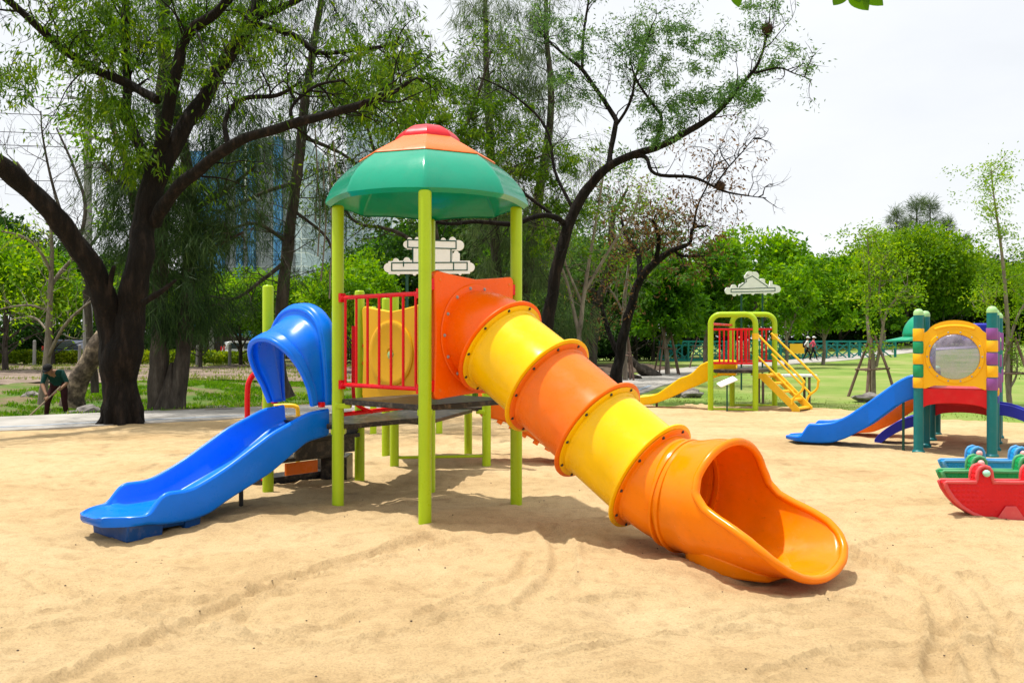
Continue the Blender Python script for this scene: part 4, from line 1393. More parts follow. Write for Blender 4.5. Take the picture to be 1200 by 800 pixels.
M['facade_blue'] = facade_mat('blue_glass_facade', (.04, .2, .5), (.12, .32, .6), 1.6, 3.2)
M['facade_grey'] = facade_mat('grey_panel_facade', (.2, .22, .26), (.3, .31, .34), 2.4, 3.2)
M['facade_pale'] = facade_mat('pale_facade', (.5, .6, .74), (.68, .72, .78), 2.4, 3.2)
Yb = 210
k = Yb / F_PX
bx = lambda x: (x - 600) * k
bz = lambda y: CAM_H + (400 - y) * k
t = thing('office_tower', 'tall blue and grey glass office tower seen through the left trees', 'building', (bx(305), Yb, 0))
for x0, x1, ytop, dep, mt, nm in [(218, 262, 178, 24, 'facade_blue', 'glass_wing'), (262.4, 276, 168, 22, 'facade_grey', 'panel_wall'), (276.4, 284, 164, 23, 'facade_blue', 'glass_strip'), (284.4, 290, 164, 22.4, 'facade_grey', 'panel_wall'),
                                  (290.4, 298, 162, 23.4, 'facade_blue', 'glass_strip'), (298.4, 320, 160, 22, 'facade_grey', 'panel_wall'), (320.4, 330, 160, 23, 'facade_blue', 'glass_strip'), (330.4, 346, 163, 22, 'facade_grey', 'panel_wall'), (346.4, 360, 163, 23, 'facade_pale', 'glass_strip')]:
    MB().box(((bx(x0) + bx(x1)) / 2, Yb + 12 - dep / 2 + 11, bz(ytop) / 2), (bx(x1) - bx(x0), dep, bz(ytop))).build(nm, mt, t)
MB().box((bx(288), Yb + .2, (bz(168) + bz(236)) / 2), (.5, .4, bz(168) - bz(236))).build('white_fin', 'white', t)
t = thing('pale_building', 'pale blue office block to the right of the tower behind bare twigs', 'building', (bx(385), Yb + 30, 0))
k2 = (Yb + 30) / F_PX
MB().box(((385 - 600) * k2, Yb + 40, (400 - 232) * k2 / 2 + .8), (34 * k2, 20, (400 - 232) * k2 + 1.6)).build('office_block', 'facade_pale', t)
MB().box(((430 - 600) * k2, Yb + 44, (400 - 130) * k2 / 2 + .8), (54 * k2, 20, (400 - 130) * k2 + 1.6)).build('rear_block', 'facade_pale', t)
MB().box(((356 - 600) * k2, Yb + 36, (400 - 254) * k2 / 2 + .8), (12 * k2, 14, (400 - 254) * k2 + 1.6)).build('white_annex', 'white', t)


# ------------------------------------------------------------------ cars
def car(X, Y, label, paint, rot, L=4.4, H=1.62, Wd=1.75, suv=True):
    t = thing('parked_car', label, 'car', (0, 0, 0), 'cars parked along the far road')
    low = [(-L / 2, .35), (-L / 2 + .05, .62), (-L / 2 + .02, .92), (L / 2 - 1.1, .98), (L / 2 - .1, .8), (L / 2, .55), (L / 2 - .03, .3), (L / 2 - .4, .24), (-L / 2 + .4, .24)]
    MB().prism(low, (0, -Wd / 2, 0), (1, 0, 0), (0, 0, 1), (0, Wd, 0)).build('body', paint, t, bevel=.06)
    rings = []
    cab = [(-L / 2 + .08, .92), (-L / 2 + .3, H - .06), (-L / 2 + .6, H), (.3, H), (L / 2 - 1.75, H - .1), (L / 2 - 1.05, .96)]
    MB().prism(cab, (0, -Wd / 2 + .1, 0), (1, 0, 0), (0, 0, 1), (0, Wd - .2, 0)).build('cabin', paint, t, bevel=.08)
    for s in (-1, 1):
        for x0, x1 in ((-L / 2 + .5, -L / 2 + 1.35), (-L / 2 + 1.45, -.15), (-.03, L / 2 - 1.75)):
            MB().box(((x0 + x1) / 2, s * (Wd / 2 - .098), 1.23), (x1 - x0, .02, .42)).build('window', 'glass_dark', t, bevel=.008)
    MB().box((-L / 2 + .185, 0, 1.25), (.03, Wd - .5, .42), (V((.93, 0, .36)), V((0, 1, 0)), V((-.36, 0, .93)))).build('rear_window', 'glass_dark', t)
    for s in (-1, 1):
        MB().box((-L / 2 + .04, s * (Wd / 2 - .14), .98), (.1, .2, .42)).build('tail_lamp', 'lamp_red', t, bevel=.02)
        for x in (-L / 2 + .8, L / 2 - .85):
            w = MB().lathe([(.3, -.1), (.33, -.07), (.33, .07), (.3, .1)], (x, s * (Wd / 2 - .09), .33), 18, V((0, 1, 0))).build('wheel', 'tyre', t)
            MB().lathe([(.2, -.115), (.19, .115)], (x, s * (Wd / 2 - .09), .33), 14, V((0, 1, 0))).build('hubcap', 'bolt', w)
    MB().box((-L / 2 - .02, 0, .45), (.1, Wd - .1, .2)).build('bumper', paint, t, bevel=.03)
    t.location = (X, Y, tz(X, Y) + .04)
    t.rotation_euler = (0, 0, rot)


car((88 - 600) / F_PX * 67, 67, 'dark navy estate car parked behind the hedge at the far left', 'car_navy', R(-18), L=4.6, H=1.68)
car((292 - 600) / F_PX * 67, 67, 'white hatchback parked behind the hedge beside the blue slide hood', 'car_white', R(25), L=3.9, H=1.58)
car((742 - 600) / F_PX * 92, 92, 'white car far away under the trees left of the teal bridge', 'car_white', R(10), L=4.3, H=1.6)


# ------------------------------------------------------------------ bridge, boards, table, little sign
Yq = 69
t = thing('footbridge', 'teal steel truss footbridge across the middle distance', 'bridge', (18, Yq, 0))
x0, x1 = 11.8, 29.5
zb_, zt_ = .0, 1.6
for yy in (Yq, Yq + 2.6):
    mb = MB()
    mb.box(((x0 + x1) / 2, yy, zt_), (x1 - x0, .16, .14))
    mb.box(((x0 + x1) / 2, yy, zt_ - .3), (x1 - x0 - .1, .12, .07))
    mb.box(((x0 + x1) / 2, yy, zb_ + .15), (x1 - x0, .16, .2))
    nb = 10
    dx = (x1 - x0) / nb
    for i in range(nb + 1):
        mb.box((x0 + i * dx, yy - .01, (zb_ + zt_) / 2 + .05), (.13, .2, zt_ - zb_))
        if i < nb:
            a, b = V((x0 + i * dx, yy, zb_ + .2)), V((x0 + (i + 1) * dx, yy, zt_ - .05))
            c, d = V((x0 + i * dx, yy + .05, zt_ - .05)), V((x0 + (i + 1) * dx, yy + .05, zb_ + .2))
            mb.tube([a, b], .05, 6)
            mb.tube([c, d], .05, 6)
            mb.box((x0 + (i + .5) * dx, yy - .03, .85), (.06, .05, 1.4))
    mb.build('truss_side', 'bridge', t, bevel=0)
MB().box(((x0 + x1) / 2, Yq + 1.3, .02), (x1 - x0, 2.4, .2)).build('bridge_deck', 'concrete', t)
MB().box((21.9, Yq - .16, 1.05), (1.1, .05, .75)).build('yellow_plate', 'yellow_paint', t)
mb = MB()
for xx in (x0 + .2, x1 - .2):
    mb.box((xx, Yq + 1.3, -.5), (.5, 3, 1))
mb.build('abutment', 'concrete', t)


def scallop(pts, bumps):
    """outline with semicircular cloud bumps on chosen edges"""
    out = []
    n = len(pts)
    for i in range(n):
        a, b = V((pts[i][0], pts[i][1])), V((pts[(i + 1) % n][0], pts[(i + 1) % n][1]))
        out.append((a.x, a.y))
        for (t, r) in bumps.get(i, []):
            d = (b - a).normalized()
            nrm = V((d.y, -d.x))
            c = a + (b - a) * t
            for k in range(9):
                th = math.pi * k / 8
                p = c - d * (r * math.cos(th)) + nrm * (r * math.sin(th))
                out.append((p.x, p.y))
    return out


def cloud_board(c, w, outline, lines, posts, label, ang):
    """flat white cut-out board on green posts; outline in metres from the centre, counter-clockwise seen from the front"""
    ux, uy = V((math.cos(ang), math.sin(ang), 0)), V((0, 0, 1))
    nrm = V((math.sin(ang), -math.cos(ang), 0))
    t = thing('cutout_sign', label, 'sign', (c.x, c.y, tz(c.x, c.y)))
    MB().prism(outline, c + nrm * .04, ux, uy, -nrm * .06).build('board', 'white', t, sharp=30)
    for (xa, ya, xb, yb) in lines:
        a, b = c + ux * xa + uy * ya + nrm * .042, c + ux * xb + uy * yb + nrm * .042
        d = (b - a).normalized()
        MB().box((a + b) / 2, ((b - a).length + .02, .024, .012), (d, d.cross(nrm), nrm)).build('frame_strip', 'bottle', t)
    for px_, ztop in posts:
        b = c + ux * px_ - nrm * .06
        zg = tz(b.x, b.y)
        MB().tube([(b.x, b.y, zg - .1), (b.x, b.y, c.z + ztop)], .03, 8).build('post', 'bottle', t)


Ys = 19.0
c1 = at(503, 312, Ys)
u = Ys / F_PX
o1 = scallop([(-48 * u, -9 * u), (48 * u, -9 * u), (48 * u, 6 * u), (36 * u, 6 * u), (36 * u, 15 * u), (28 * u, 15 * u), (28 * u, 6 * u), (27 * u, 18 * u), (35 * u, 18 * u), (35 * u, 30 * u), (-26 * u, 31 * u), (-26 * u, 20 * u), (-19 * u, 20 * u), (-19 * u, 7 * u), (-48 * u, 6 * u)],
             {0: [(.12, .03), (.32, .035), (.62, .03), (.88, .03)], 1: [(.5, .1)], 4: [(.5, .05)], 8: [(.5, .11)], 9: [(.12, .07), (.3, .05), (.55, .04), (.8, .06), (.95, .05)], 10: [(.5, .08)], 13: [(.25, .07), (.7, .06)], 14: [(.5, .1)]})
cloud_board(c1, 1.7, o1, [(-44 * u, -5 * u, 45 * u, -5 * u), (-44 * u, 4 * u, 45 * u, 4 * u), (-44 * u, -5 * u, -44 * u, 4 * u), (45 * u, -5 * u, 45 * u, 4 * u), (-19 * u, 4.6 * u, -19 * u, 21 * u), (26 * u, 4.6 * u, 26 * u, 20 * u), (-25 * u, 22 * u, 32 * u, 20 * u), (-25 * u, 31 * u, 32 * u, 29 * u), (-25 * u, 22 * u, -25 * u, 31 * u), (32 * u, 20 * u, 32 * u, 29 * u), (29 * u, -5 * u, 29 * u, 4 * u), (-30 * u, 0, -30 * u, 5 * u)],
            [(-27 * u, -.02), (30 * u, -.02)], 'white cloud-edged cut-out sign shaped like a block on a base, behind the big play tower', R(-4))
Ys = 30
c2 = at(882, 340, Ys)
u = Ys / F_PX
o2 = scallop([(-30 * u, -5 * u), (30 * u, -3 * u), (30 * u, 6 * u), (24 * u, 7 * u), (24 * u, 11 * u), (21 * u, 11 * u), (20 * u, 5 * u), (16 * u, 8 * u), (-1 * u, 19 * u), (-9 * u, 14 * u), (-9 * u, 8 * u), (-17 * u, 3 * u), (-30 * u, 3 * u)],
             {0: [(.12, .07), (.22, .05), (.5, .05), (.75, .06), (.9, .05)], 1: [(.5, .12)], 7: [(.25, .09), (.8, .14)], 8: [(.35, .14), (.75, .1)], 10: [(.3, .07), (.7, .08)], 11: [(.5, .1)], 12: [(.5, .12)]})
cloud_board(c2, 1.7, o2, [(-27 * u, -2.6 * u, 27 * u, -1 * u), (-27 * u, 1 * u, 27 * u, 3 * u), (-17 * u, 3 * u, -8 * u, 10 * u), (-8 * u, 13 * u, -1 * u, 16.5 * u), (-1 * u, 16.5 * u, 18 * u, 4 * u), (-8 * u, 10 * u, -9 * u, 13 * u), (27 * u, -1 * u, 27 * u, 3 * u), (-27 * u, -2.6 * u, -27 * u, 1 * u)],
            [(-13 * u, -.05), (13 * u, -.03)], 'white house-shaped cut-out sign on thin posts above the small slide tower', R(8))

# white table
Yt = 23.4
c = V((7.1, Yt, tz(7.1, Yt)))
t = thing('park_table', 'white-topped park table on brown legs behind the yellow stairs', 'table', c)
ol = []
for k in range(28):
    a = 2 * math.pi * k / 28
    ol.append((.85 * math.copysign(abs(math.cos(a)) ** .6, math.cos(a)), .38 * math.copysign(abs(math.sin(a)) ** .8, math.sin(a))))
MB().prism(ol, c + V((0, 0, .68)), (1, 0, 0), (0, 1, 0), (0, 0, .06)).build('table_top', 'white', t, bevel=.012)
for sx in (-.6, .6):
    for sy in (-.2, .2):
        MB().tube([c + V((sx, sy, -.05)), c + V((sx, sy, .678))], .035, 8).build('leg', 'stake', t)

# info board
b = gnd(852, 483)
t = thing('info_board', 'small slanted white notice board on a thin dark pole before the small tower', 'notice board', (b.x, b.y, 0))
MB().tube([(b.x, b.y, -.1), (b.x, b.y, .66)], .018, 8).build('pole', 'bottle', t)
ax = (V((.86, .1, .36)).normalized(), V((-.1, .95, .2)).normalized(), V((-.36, -.2, .9)).normalized())
MB().box((b.x, b.y, .69), (.42, .3, .03), ax).build('board', 'white', t, bevel=.006)


# ------------------------------------------------------------------ main play structure
Fp, Lp, Rp, Bp = V((-.749, 7.706, 0)), V((-1.665, 8.571, 0)), V((.041, 8.66, 0)), V((-.873, 9.53, 0))
Pp, Qp = V((-2.54, 9.33, 0)), V((-1.75, 10.29, 0))
Z = V((0, 0, 1))
ctr = V((-.812, 8.617, 0))
tower = thing('play_tower', 'large lime-posted play tower with green dome roof, blue slide and orange-yellow tube slide', 'play structure', (ctr.x, ctr.y, 0))
PR = .057


def post(p, h, r=PR, cap=True, parent=tower):
    mb = MB()
    prof = [(r, -.25), (r, h - .02), (r * .93, h - .005), (r * .75, h + .004)] if cap else [(r, -.25), (r, h)]
    mb.lathe(prof, (p.x, p.y, 0), 24)
    return mb.build('post', 'lime', parent, sharp=40)


for p in (Fp, Lp, Rp, Bp):
    post(p, 2.895)
post(Pp, 2.18)
post(Qp, 2.18)
rear = [V((-1.5, 11.43, 0)), V((-.33, 11.6, 0)), V((-.63, 12.9, 0)), V((-1.76, 12.5, 0))]
for p in rear:
    post(p, 2.2)
post(V((-2.4, 15.5, 0)), 2.2)
post(V((-1.26, 15.5, 0)), .95)

# roof: octagonal dome in three bands
ang0 = math.atan2((Fp - ctr).y, (Fp - ctr).x)


def octa(r, z, n=8, sub=6, droop=0.0, fl=0.0):
    pts = []
    for k in range(n):
        a, b = ang0 + 2 * math.pi * k / n, ang0 + 2 * math.pi * (k + 1) / n
        pa, pb = V((math.cos(a), math.sin(a), 0)) * r, V((math.cos(b), math.sin(b), 0)) * r
        for t_ in (0, .035, .09, .3, .5, .7, .91, .965):
            q = pa.lerp(pb, t_)
            bul = math.sin(math.pi * t_)
            pts.append(ctr + q * (1 + fl * bul) + V((0, 0, z + droop * bul)))
    return pts


def band(name, prof, mat, th=.025, dr=.0):
    rings = [octa(r, z, droop=d) for r, z, d in prof]
    inner = [octa(max(r - th, .02), z - th * .8, droop=d) for r, z, d in reversed(prof)]
    allr = rings + inner
    mb = MB()
    mb.loft(allr + [allr[0]], True, (False, False))
    return mb.build(name, mat, tower, sharp=55)


band('roof_band', [(.955, 2.9, .015), (.975, 2.915, .015), (.965, 2.955, .01), (.925, 3.045, .0), (.86, 3.135, 0), (.77, 3.225, 0), (.66, 3.305, 0), (.62, 3.325, 0)], 'roof_green')
band('roof_band', [(.655, 3.318, 0), (.64, 3.335, 0), (.5, 3.415, 0), (.36, 3.495, 0), (.29, 3.535, 0)], 'roof_orange', .02)
mb = MB()
mb.loft([octa(.31, 3.522), octa(.305, 3.545), octa(.27, 3.585), octa(.22, 3.622), octa(.165, 3.65), octa(.12, 3.662), octa(.05, 3.665)], True, (True, True))
mb.build('roof_cap', 'roof_red', tower, sharp=55)


# decks
def deck(cs, z, th, mat='black_deck'):
    c = sum(cs, V()) / len(cs)
    q = [c + (p - c) * .985 for p in cs]
    mb = MB()
    mb.loft([[p + Z * (z - th) for p in q], [p + Z * z for p in q]])
    o = mb.build('deck', mat, tower, bevel=.008)
    for p in cs:
        d = (c - p).normalized()
        e = V((-d.y, d.x, 0))
        MB().box(p + d * .055 + Z * (z - th - .012), (.14, .13, .05), (d, e, Z)).build('deck_bracket', 'lime', tower, bevel=.004)


deck([Fp, Rp, Bp, Lp], 1.05, .05)
deck([Lp, Bp, Qp, Pp], .80, .05)
deck(rear, .75, .05)
mb = MB()                                                           # link deck between the two halves
mb.loft([[p + Z * z for p in (Bp.lerp(Qp, .12) + V((.05, .1, 0)), rear[1].lerp(rear[0], .15) - V((0, .1, 0)), rear[0].lerp(rear[1], .05) - V((0, .1, 0)), Qp.lerp(Bp, .06) + V((.05, .1, 0)))] for z in (.69, .735)])
mb.build('bridge_deck', 'black_deck', tower, bevel=.006)


# red railing between the front and left posts
def railing(a, b, z0, z1, n, parent=tower, mat='red', r=.02, rb=.013, name='railing', clamps=True, inset=.1):
    d = (b - a).normalized()
    a2, b2 = a + d * inset, b - d * inset
    mb = MB()
    for z in (z0, z1):
        mb.tube([a + d * .05 + Z * z, b - d * .05 + Z * z], r, 12)
    for i in range(n):
        p = a2.lerp(b2, i / (n - 1))
        mb.tube([p + Z * z0, p + Z * z1], rb, 10)
    o = mb.build(name, mat, parent)
    if clamps:
        for p, s in ((a, 1), (b, -1)):
            for z in (z0, z1):
                e = V((-d.y, d.x, 0))
                cl = MB().box(p + d * s * .06 + Z * z, (.05, .06, .085), (d, e, Z))
                cl.tube([p + d * s * .05 - e * .012 + Z * z, p + d * s * .1 + Z * z], .026, 10)
                cl.build('clamp', mat, o, bevel=.003)
    return o


railing(Lp, Fp, 1.19, 2.015, 7, inset=.12)
d = (Bp - Lp).normalized()
MB().tube([Lp + d * .05 + Z * .9, Bp - d * .05 + Z * .93], .022, 12).build('kick_rail', 'red', tower)
g0 = Lp + V((.12, .16, 0))
MB().tube(smooth_poly([tuple(g0 + Z * 1.75), tuple(g0 + Z * 1.4), tuple(g0 + Z * 1.1), tuple(g0 + V((.03, .03, .98))), tuple(g0 + V((.16, .15, .9)))], 5), .018, 10).build('grab_rail', 'red', tower)
for z in (1.35, 1.55):
    MB().ball(Qp + V((.07, -.06, z)), .03, 8).build('clamp', 'red', tower)


# panels with a round boss
def butterfly(w, h, notch, n=10):
    pts = []
    def edge(p, q, dip):
        for i in range(n):
            t_ = i / n
            x, y = p[0] + (q[0] - p[0]) * t_, p[1] + (q[1] - p[1]) * t_
            dd = dip * (1 - abs(2 * t_ - 1)) ** .85
            nx, ny = -(q[1] - p[1]), (q[0] - p[0])
            l = math.hypot(nx, ny)
            pts.append((x + nx / l * dd, y + ny / l * dd))
    a, b = w / 2, h / 2
    c = .05
    edge((-a + c, -b), (a - c, -b), notch * .7)
    edge((a - c, -b), (a, -b + c), -.012)
    edge((a, -b + c), (a, b - c), notch * .35)
    edge((a, b - c), (a - c, b), -.012)
    edge((a - c, b), (-a + c, b), notch)
    edge((-a + c, b), (-a, b - c), -.012)
    edge((-a, b - c), (-a, -b + c), notch * .35)
    edge((-a, -b + c), (-a + c, -b), -.012)
    return pts


uFR = (Rp - Fp).normalized()
n_out = V((uFR.y, -uFR.x, 0))
mid = (Fp + Rp) / 2
pc = mid + Z * 1.655
pan = MB().prism(butterfly(1.08, 1.12, .05), pc + n_out * .035, uFR, Z, -n_out * .07).build('entrance_panel', 'orange_entry', tower, bevel=.012)
for sx in (-1, 1):
    for sz in (-1, 1):
        c = pc + uFR * sx * .47 + Z * sz * .48 + n_out * .034
        MB().lathe([(.016, 0), (.016, .004), (.008, .007)], c, 12, n_out).build('bolt', 'orange_faded', pan)
        cp = (Fp if sx < 0 else Rp) + Z * (1.655 + sz * .44)
        cl = MB().box(cp - uFR * sx * .075, (.05, .06, .1), (uFR, n_out, Z))
        cl.build('clamp', 'red', pan, bevel=.003)

# yellow play panel at the back of the lower deck
uQB = (Bp - Qp).normalized()
n2 = V((uQB.y, -uQB.x, 0))
pc2 = (Qp + Bp) / 2 + Z * 1.47
yp = MB().prism(butterfly(1.0, 1.06, .07), pc2 + n2 * .035, uQB, Z, -n2 * .07).build('play_panel', 'yellow_panel', tower, bevel=.012)
MB().lathe([(.36, 0), (.36, .012), (.34, .02), (.3, .012), (.06, .012), (.05, .0)], pc2 + n2 * .034, 36, n2).build('round_boss', 'yellow_panel', yp)
MB().lathe([(.045, 0), (.045, .012), (.02, .02)], pc2 + n2 * .036 + V((0, 0, -.02)), 18, n2).build('knob', 'mint', yp)
MB().tube([rear[0] + Z * 1.5, rear[1] + Z * 1.5], .02, 10).build('rear_rail', 'red', tower)
MB().tube([rear[0] + Z * 1.98, rear[1] + Z * 2.0], .02, 10).build('rear_rail', 'red', tower)

# tube slide: axis stations (distance along n_out, height)
AX = [(.03, 1.655), (.14, 1.652), (.24, 1.62), (.342, 1.545), (.866, 1.215), (1.381, .87), (1.876, .545), (2.02, .476), (2.167, .432)]


def yaw_at(t_):
    return -R(10) * float(sstep(1.95, 2.45, np.array(t_)))


def headv(t_):
    a = math.atan2(n_out.y, n_out.x) + yaw_at(t_)
    return V((math.cos(a), math.sin(a), 0))


def sidev(t_):
    h = headv(t_)
    return V((-h.y, h.x, 0))


_AT = np.linspace(-.1, 3.9, 401)
_AX = np.zeros((401, 2))
_AX[0] = (mid.x - n_out.x * .1, mid.y - n_out.y * .1)
for i in range(400):
    h = headv(_AT[i] + .005)
    _AX[i + 1] = _AX[i] + np.array([h.x, h.y]) * .01


def axp(t_, z):
    """point on the slide's centre line: it bends a little near the exit"""
    return V((float(np.interp(t_, _AT, _AX[:, 0])), float(np.interp(t_, _AT, _AX[:, 1])), z))


def circ(c, tan, r, n=48):
    side = V((tan.y, -tan.x, 0)).normalized()
    upv = side.cross(tan).normalized()
    return [c + (side * math.sin(2 * math.pi * k / n) - upv * math.cos(2 * math.pi * k / n)) * r for k in range(n)]


def tube_section(stations, rad, mat, start_flange, end_flange):
    """stations: (t, z, tangent angle); shell with a lipped flange at each end"""
    rings, inner = [], []
    for i, (t_, z, dv) in enumerate(stations):
        c = axp(t_, z)
        rings.append(circ(c, dv, rad[i]))
        inner.append(circ(c, dv, rad[i] - .014))
    allr = rings + inner[::-1]
    mb = MB()
    mb.loft(allr + [allr[0]], True, (False, False))
    return mb.build('tube_section', mat, tower, sharp=30)


def tang(a, b):
    return (axp(*b) - axp(*a)).normalized()


t01 = n_out.copy()
dirs = [tang(AX[3], AX[4]), tang(AX[4], AX[5]), tang(AX[5], AX[6])]
tf = [None] * 4
tf[0] = (tang(AX[2], AX[3]) * .3 + dirs[0]).normalized()
tf[1] = (dirs[0] + dirs[1]).normalized()
tf[2] = (dirs[1] + dirs[2]).normalized()
tf[3] = (dirs[2] + tang(AX[6], AX[8]) * .6).normalized()
RT = .395


def flange(t_, z, dv, r, mat, parent, off=0.0, th=.022, r0=RT - .02):
    c = axp(t_, z) + dv * off
    prof = [(r0, 0), (r - .008, 0), (r, .005), (r, th - .005), (r - .008, th), (r0, th), (r0, 0)]
    ax = dv
    side = V((dv.y, -dv.x, 0)).normalized()
    upv = side.cross(dv).normalized()
    n = 56
    rings = [[c + ax * h + (side * math.sin(2 * math.pi * k / n) - upv * math.cos(2 * math.pi * k / n)) * rr for k in range(n)] for rr, h in prof]
    mb = MB()
    mb.loft(rings, True, (False, False))
    return mb.build('flange', mat, parent, sharp=50)


def ring_bolts(t_, z, dv, r, n, parent, mat, off, br=.014, h=.012, a0=.2):
    c = axp(t_, z) + dv * off
    side = V((dv.y, -dv.x, 0)).normalized()
    upv = side.cross(dv).normalized()
    for k in range(n):
        a = 2 * math.pi * k / n + a0
        p = c + (side * math.sin(a) - upv * math.cos(a)) * r
        MB().lathe([(br * 1.25, 0), (br * 1.25, .003), (br, .004), (br * .9, h * .7), (br * .5, h)], p, 10, dv).build('bolt', mat, parent)


# section 1: elbow at the panel
st = [(AX[0][0], AX[0][1], t01), (.08, 1.655, t01), (AX[1][0], AX[1][1], (t01 * 2 + Z * -.15).normalized()), (.19, 1.640, (t01 - Z * .25).normalized()), (AX[2][0], AX[2][1], (t01 - Z * .42).normalized()), (.29, 1.585, (t01 - Z * .55).normalized()), (AX[3][0], AX[3][1], tf[0])]
s1 = tube_section(st, [.41, .405, .4, .4, .402, .405, .41], 'orange_entry', None, None)
# the ring the elbow is bolted to the panel with
c = axp(.036, 1.655)
prof = [(.38, 0), (.462, 0), (.468, .006), (.46, .016), (.40, .02), (.38, .02), (.38, 0)]
mb = MB()
nn = 56
rings = [[c + n_out * h + (uFR * math.sin(2 * math.pi * k / nn) + Z * math.cos(2 * math.pi * k / nn)) * rr for k in range(nn)] for rr, h in prof]
mb.loft(rings, True, (False, False))
fl = mb.build('flange', 'orange_entry', s1, sharp=40)
for k in range(14):
    a = 2 * math.pi * k / 14 + .22
    p = c + n_out * .018 + (uFR * math.sin(a) + Z * math.cos(a)) * .432
    MB().lathe([(.016, 0), (.016, .003), (.011, .004), (.01, .011), (.005, .014)], p, 10, n_out).build('bolt', 'bolt', s1)
flange(AX[3][0], AX[3][1], tf[0], .475, 'orange_entry', s1, -.022)

names = ['yellow', 'orange_faded', 'yellow']
for i in range(3):
    a, b = AX[3 + i], AX[4 + i]
    va, vb = tf[i], tf[i + 1]
    sts, rad = [], []
    for s, rr in ((.0, RT + .012), (.06, RT + .012), (.085, RT), (.3, RT), (.6, RT), (.9, RT), (.95, RT + .008), (1.0, RT + .014)):
        sts.append((a[0] + (b[0] - a[0]) * s, a[1] + (b[1] - a[1]) * s, (va * (1 - s) + vb * s).normalized()))
        rad.append(rr)
    sec = tube_section(sts, rad, names[i], True, True)
    flange(a[0], a[1], va, .444, names[i], sec, .001, .02)
    ring_bolts(a[0], a[1], va, .43, 10, sec, 'bolt_dark', .021, .011)
    flange(b[0], b[1], vb, .475, names[i], sec, -.022)

# exit: bend, double ring and open scoop
stb = []
vb = tang(AX[7], AX[8])
v_end = (n_out - Z * .1).normalized()
rad = [RT + .012, RT + .012, RT, RT, RT]
for s, rr in zip((0, .08, .12, .55, 1.0), rad):
    t_ = AX[6][0] + (AX[8][0] - AX[6][0]) * s
    z = np.interp(t_, [a[0] for a in AX], [a[1] for a in AX])
    stb.append((t_, float(z), (tf[3] * (1 - s) + (headv(t_) - Z * .22).normalized() * s).normalized()))
ex_sec = tube_section(stb, rad, 'orange', True, False)
flange(AX[6][0], AX[6][1], tf[3], .444, 'orange', ex_sec, .001, .02)
ring_bolts(AX[6][0], AX[6][1], tf[3], .43, 10, ex_sec, 'bolt_dark', .021, .011)
flange(2.12, .449, (headv(2.12) - Z * .2).normalized(), .425, 'orange', ex_sec, 0, .03)
flange(2.19, .432, (headv(2.19) - Z * .14).normalized(), .432, 'orange', ex_sec, 0, .03)

PHI = [0, 18, 35, 50, 62, 72, 80, 87, 94, 104, 120, 150, 180]
TMAX = [3.31, 3.3, 3.28, 3.23, 3.16, 3.06, 2.93, 2.79, 2.68, 2.6, 2.58, 2.6, 2.62]


def scoop_pt(ph, t_):
    """ph in degrees from the bottom, signed"""
    z0 = float(np.interp(t_, [2.15, 2.35, 2.7, 3.45], [.436, .43, .43, .49]))
    k = float(sstep(2.6, 3.3, np.array(t_)))
    r = RT + .012 + .04 * float(sstep(2.2, 2.5, np.array(t_))) + .06 * k
    a = R(ph)
    f = 1.0 - .12 * k * max(0, math.cos(a))
    return axp(t_, z0) + sidev(t_) * (math.sin(a) * r * (1 + .05 * k)) - Z * (math.cos(a) * r * f)


phs = list(np.linspace(-180, 180, 97))
rings = []
ns = 18
rings_out = []
edge_pts = []
for ph in phs:
    tm = float(np.interp(abs(ph), PHI, TMAX))
    col = [scoop_pt(ph, 2.14 + (tm - 2.14) * i / ns) for i in range(ns + 1)]
    rings.append(col)
    edge_pts.append(col[-1])
mb = MB()
mb.loft(rings, False)
exit_o = mb.build('slide_exit', 'orange', tower, sharp=60, solid=.022)
MB().tube(edge_pts[:-1], .03, 12, loop=True).build('rolled_rim', 'orange', exit_o, sharp=60)
# skirt that stands in the sand below the scoop
mb = MB()
rings = []
for t_, w, zt in [(2.3, .2, .12), (2.42, .3, .12), (2.6, .34, .13), (2.8, .33, .1), (2.96, .26, .05), (3.02, .2, .03)]:
    z0 = -.03
    c = axp(t_, 0)
    e = sidev(t_)
    rings.append([c - e * w + Z * zt, c - e * (w * .86) + Z * z0, c + e * (w * .86) + Z * z0, c + e * w + Z * zt, c + Z * .015])
mb.loft(rings)
mb.build('exit_foot', 'orange', exit_o, bevel=.02)


# blue slide
wv = (Pp - Lp).normalized()
dv = V((-wv.y, wv.x, 0))
if dv.y > 0:
    dv = -dv
s0 = (Pp + Lp) / 2


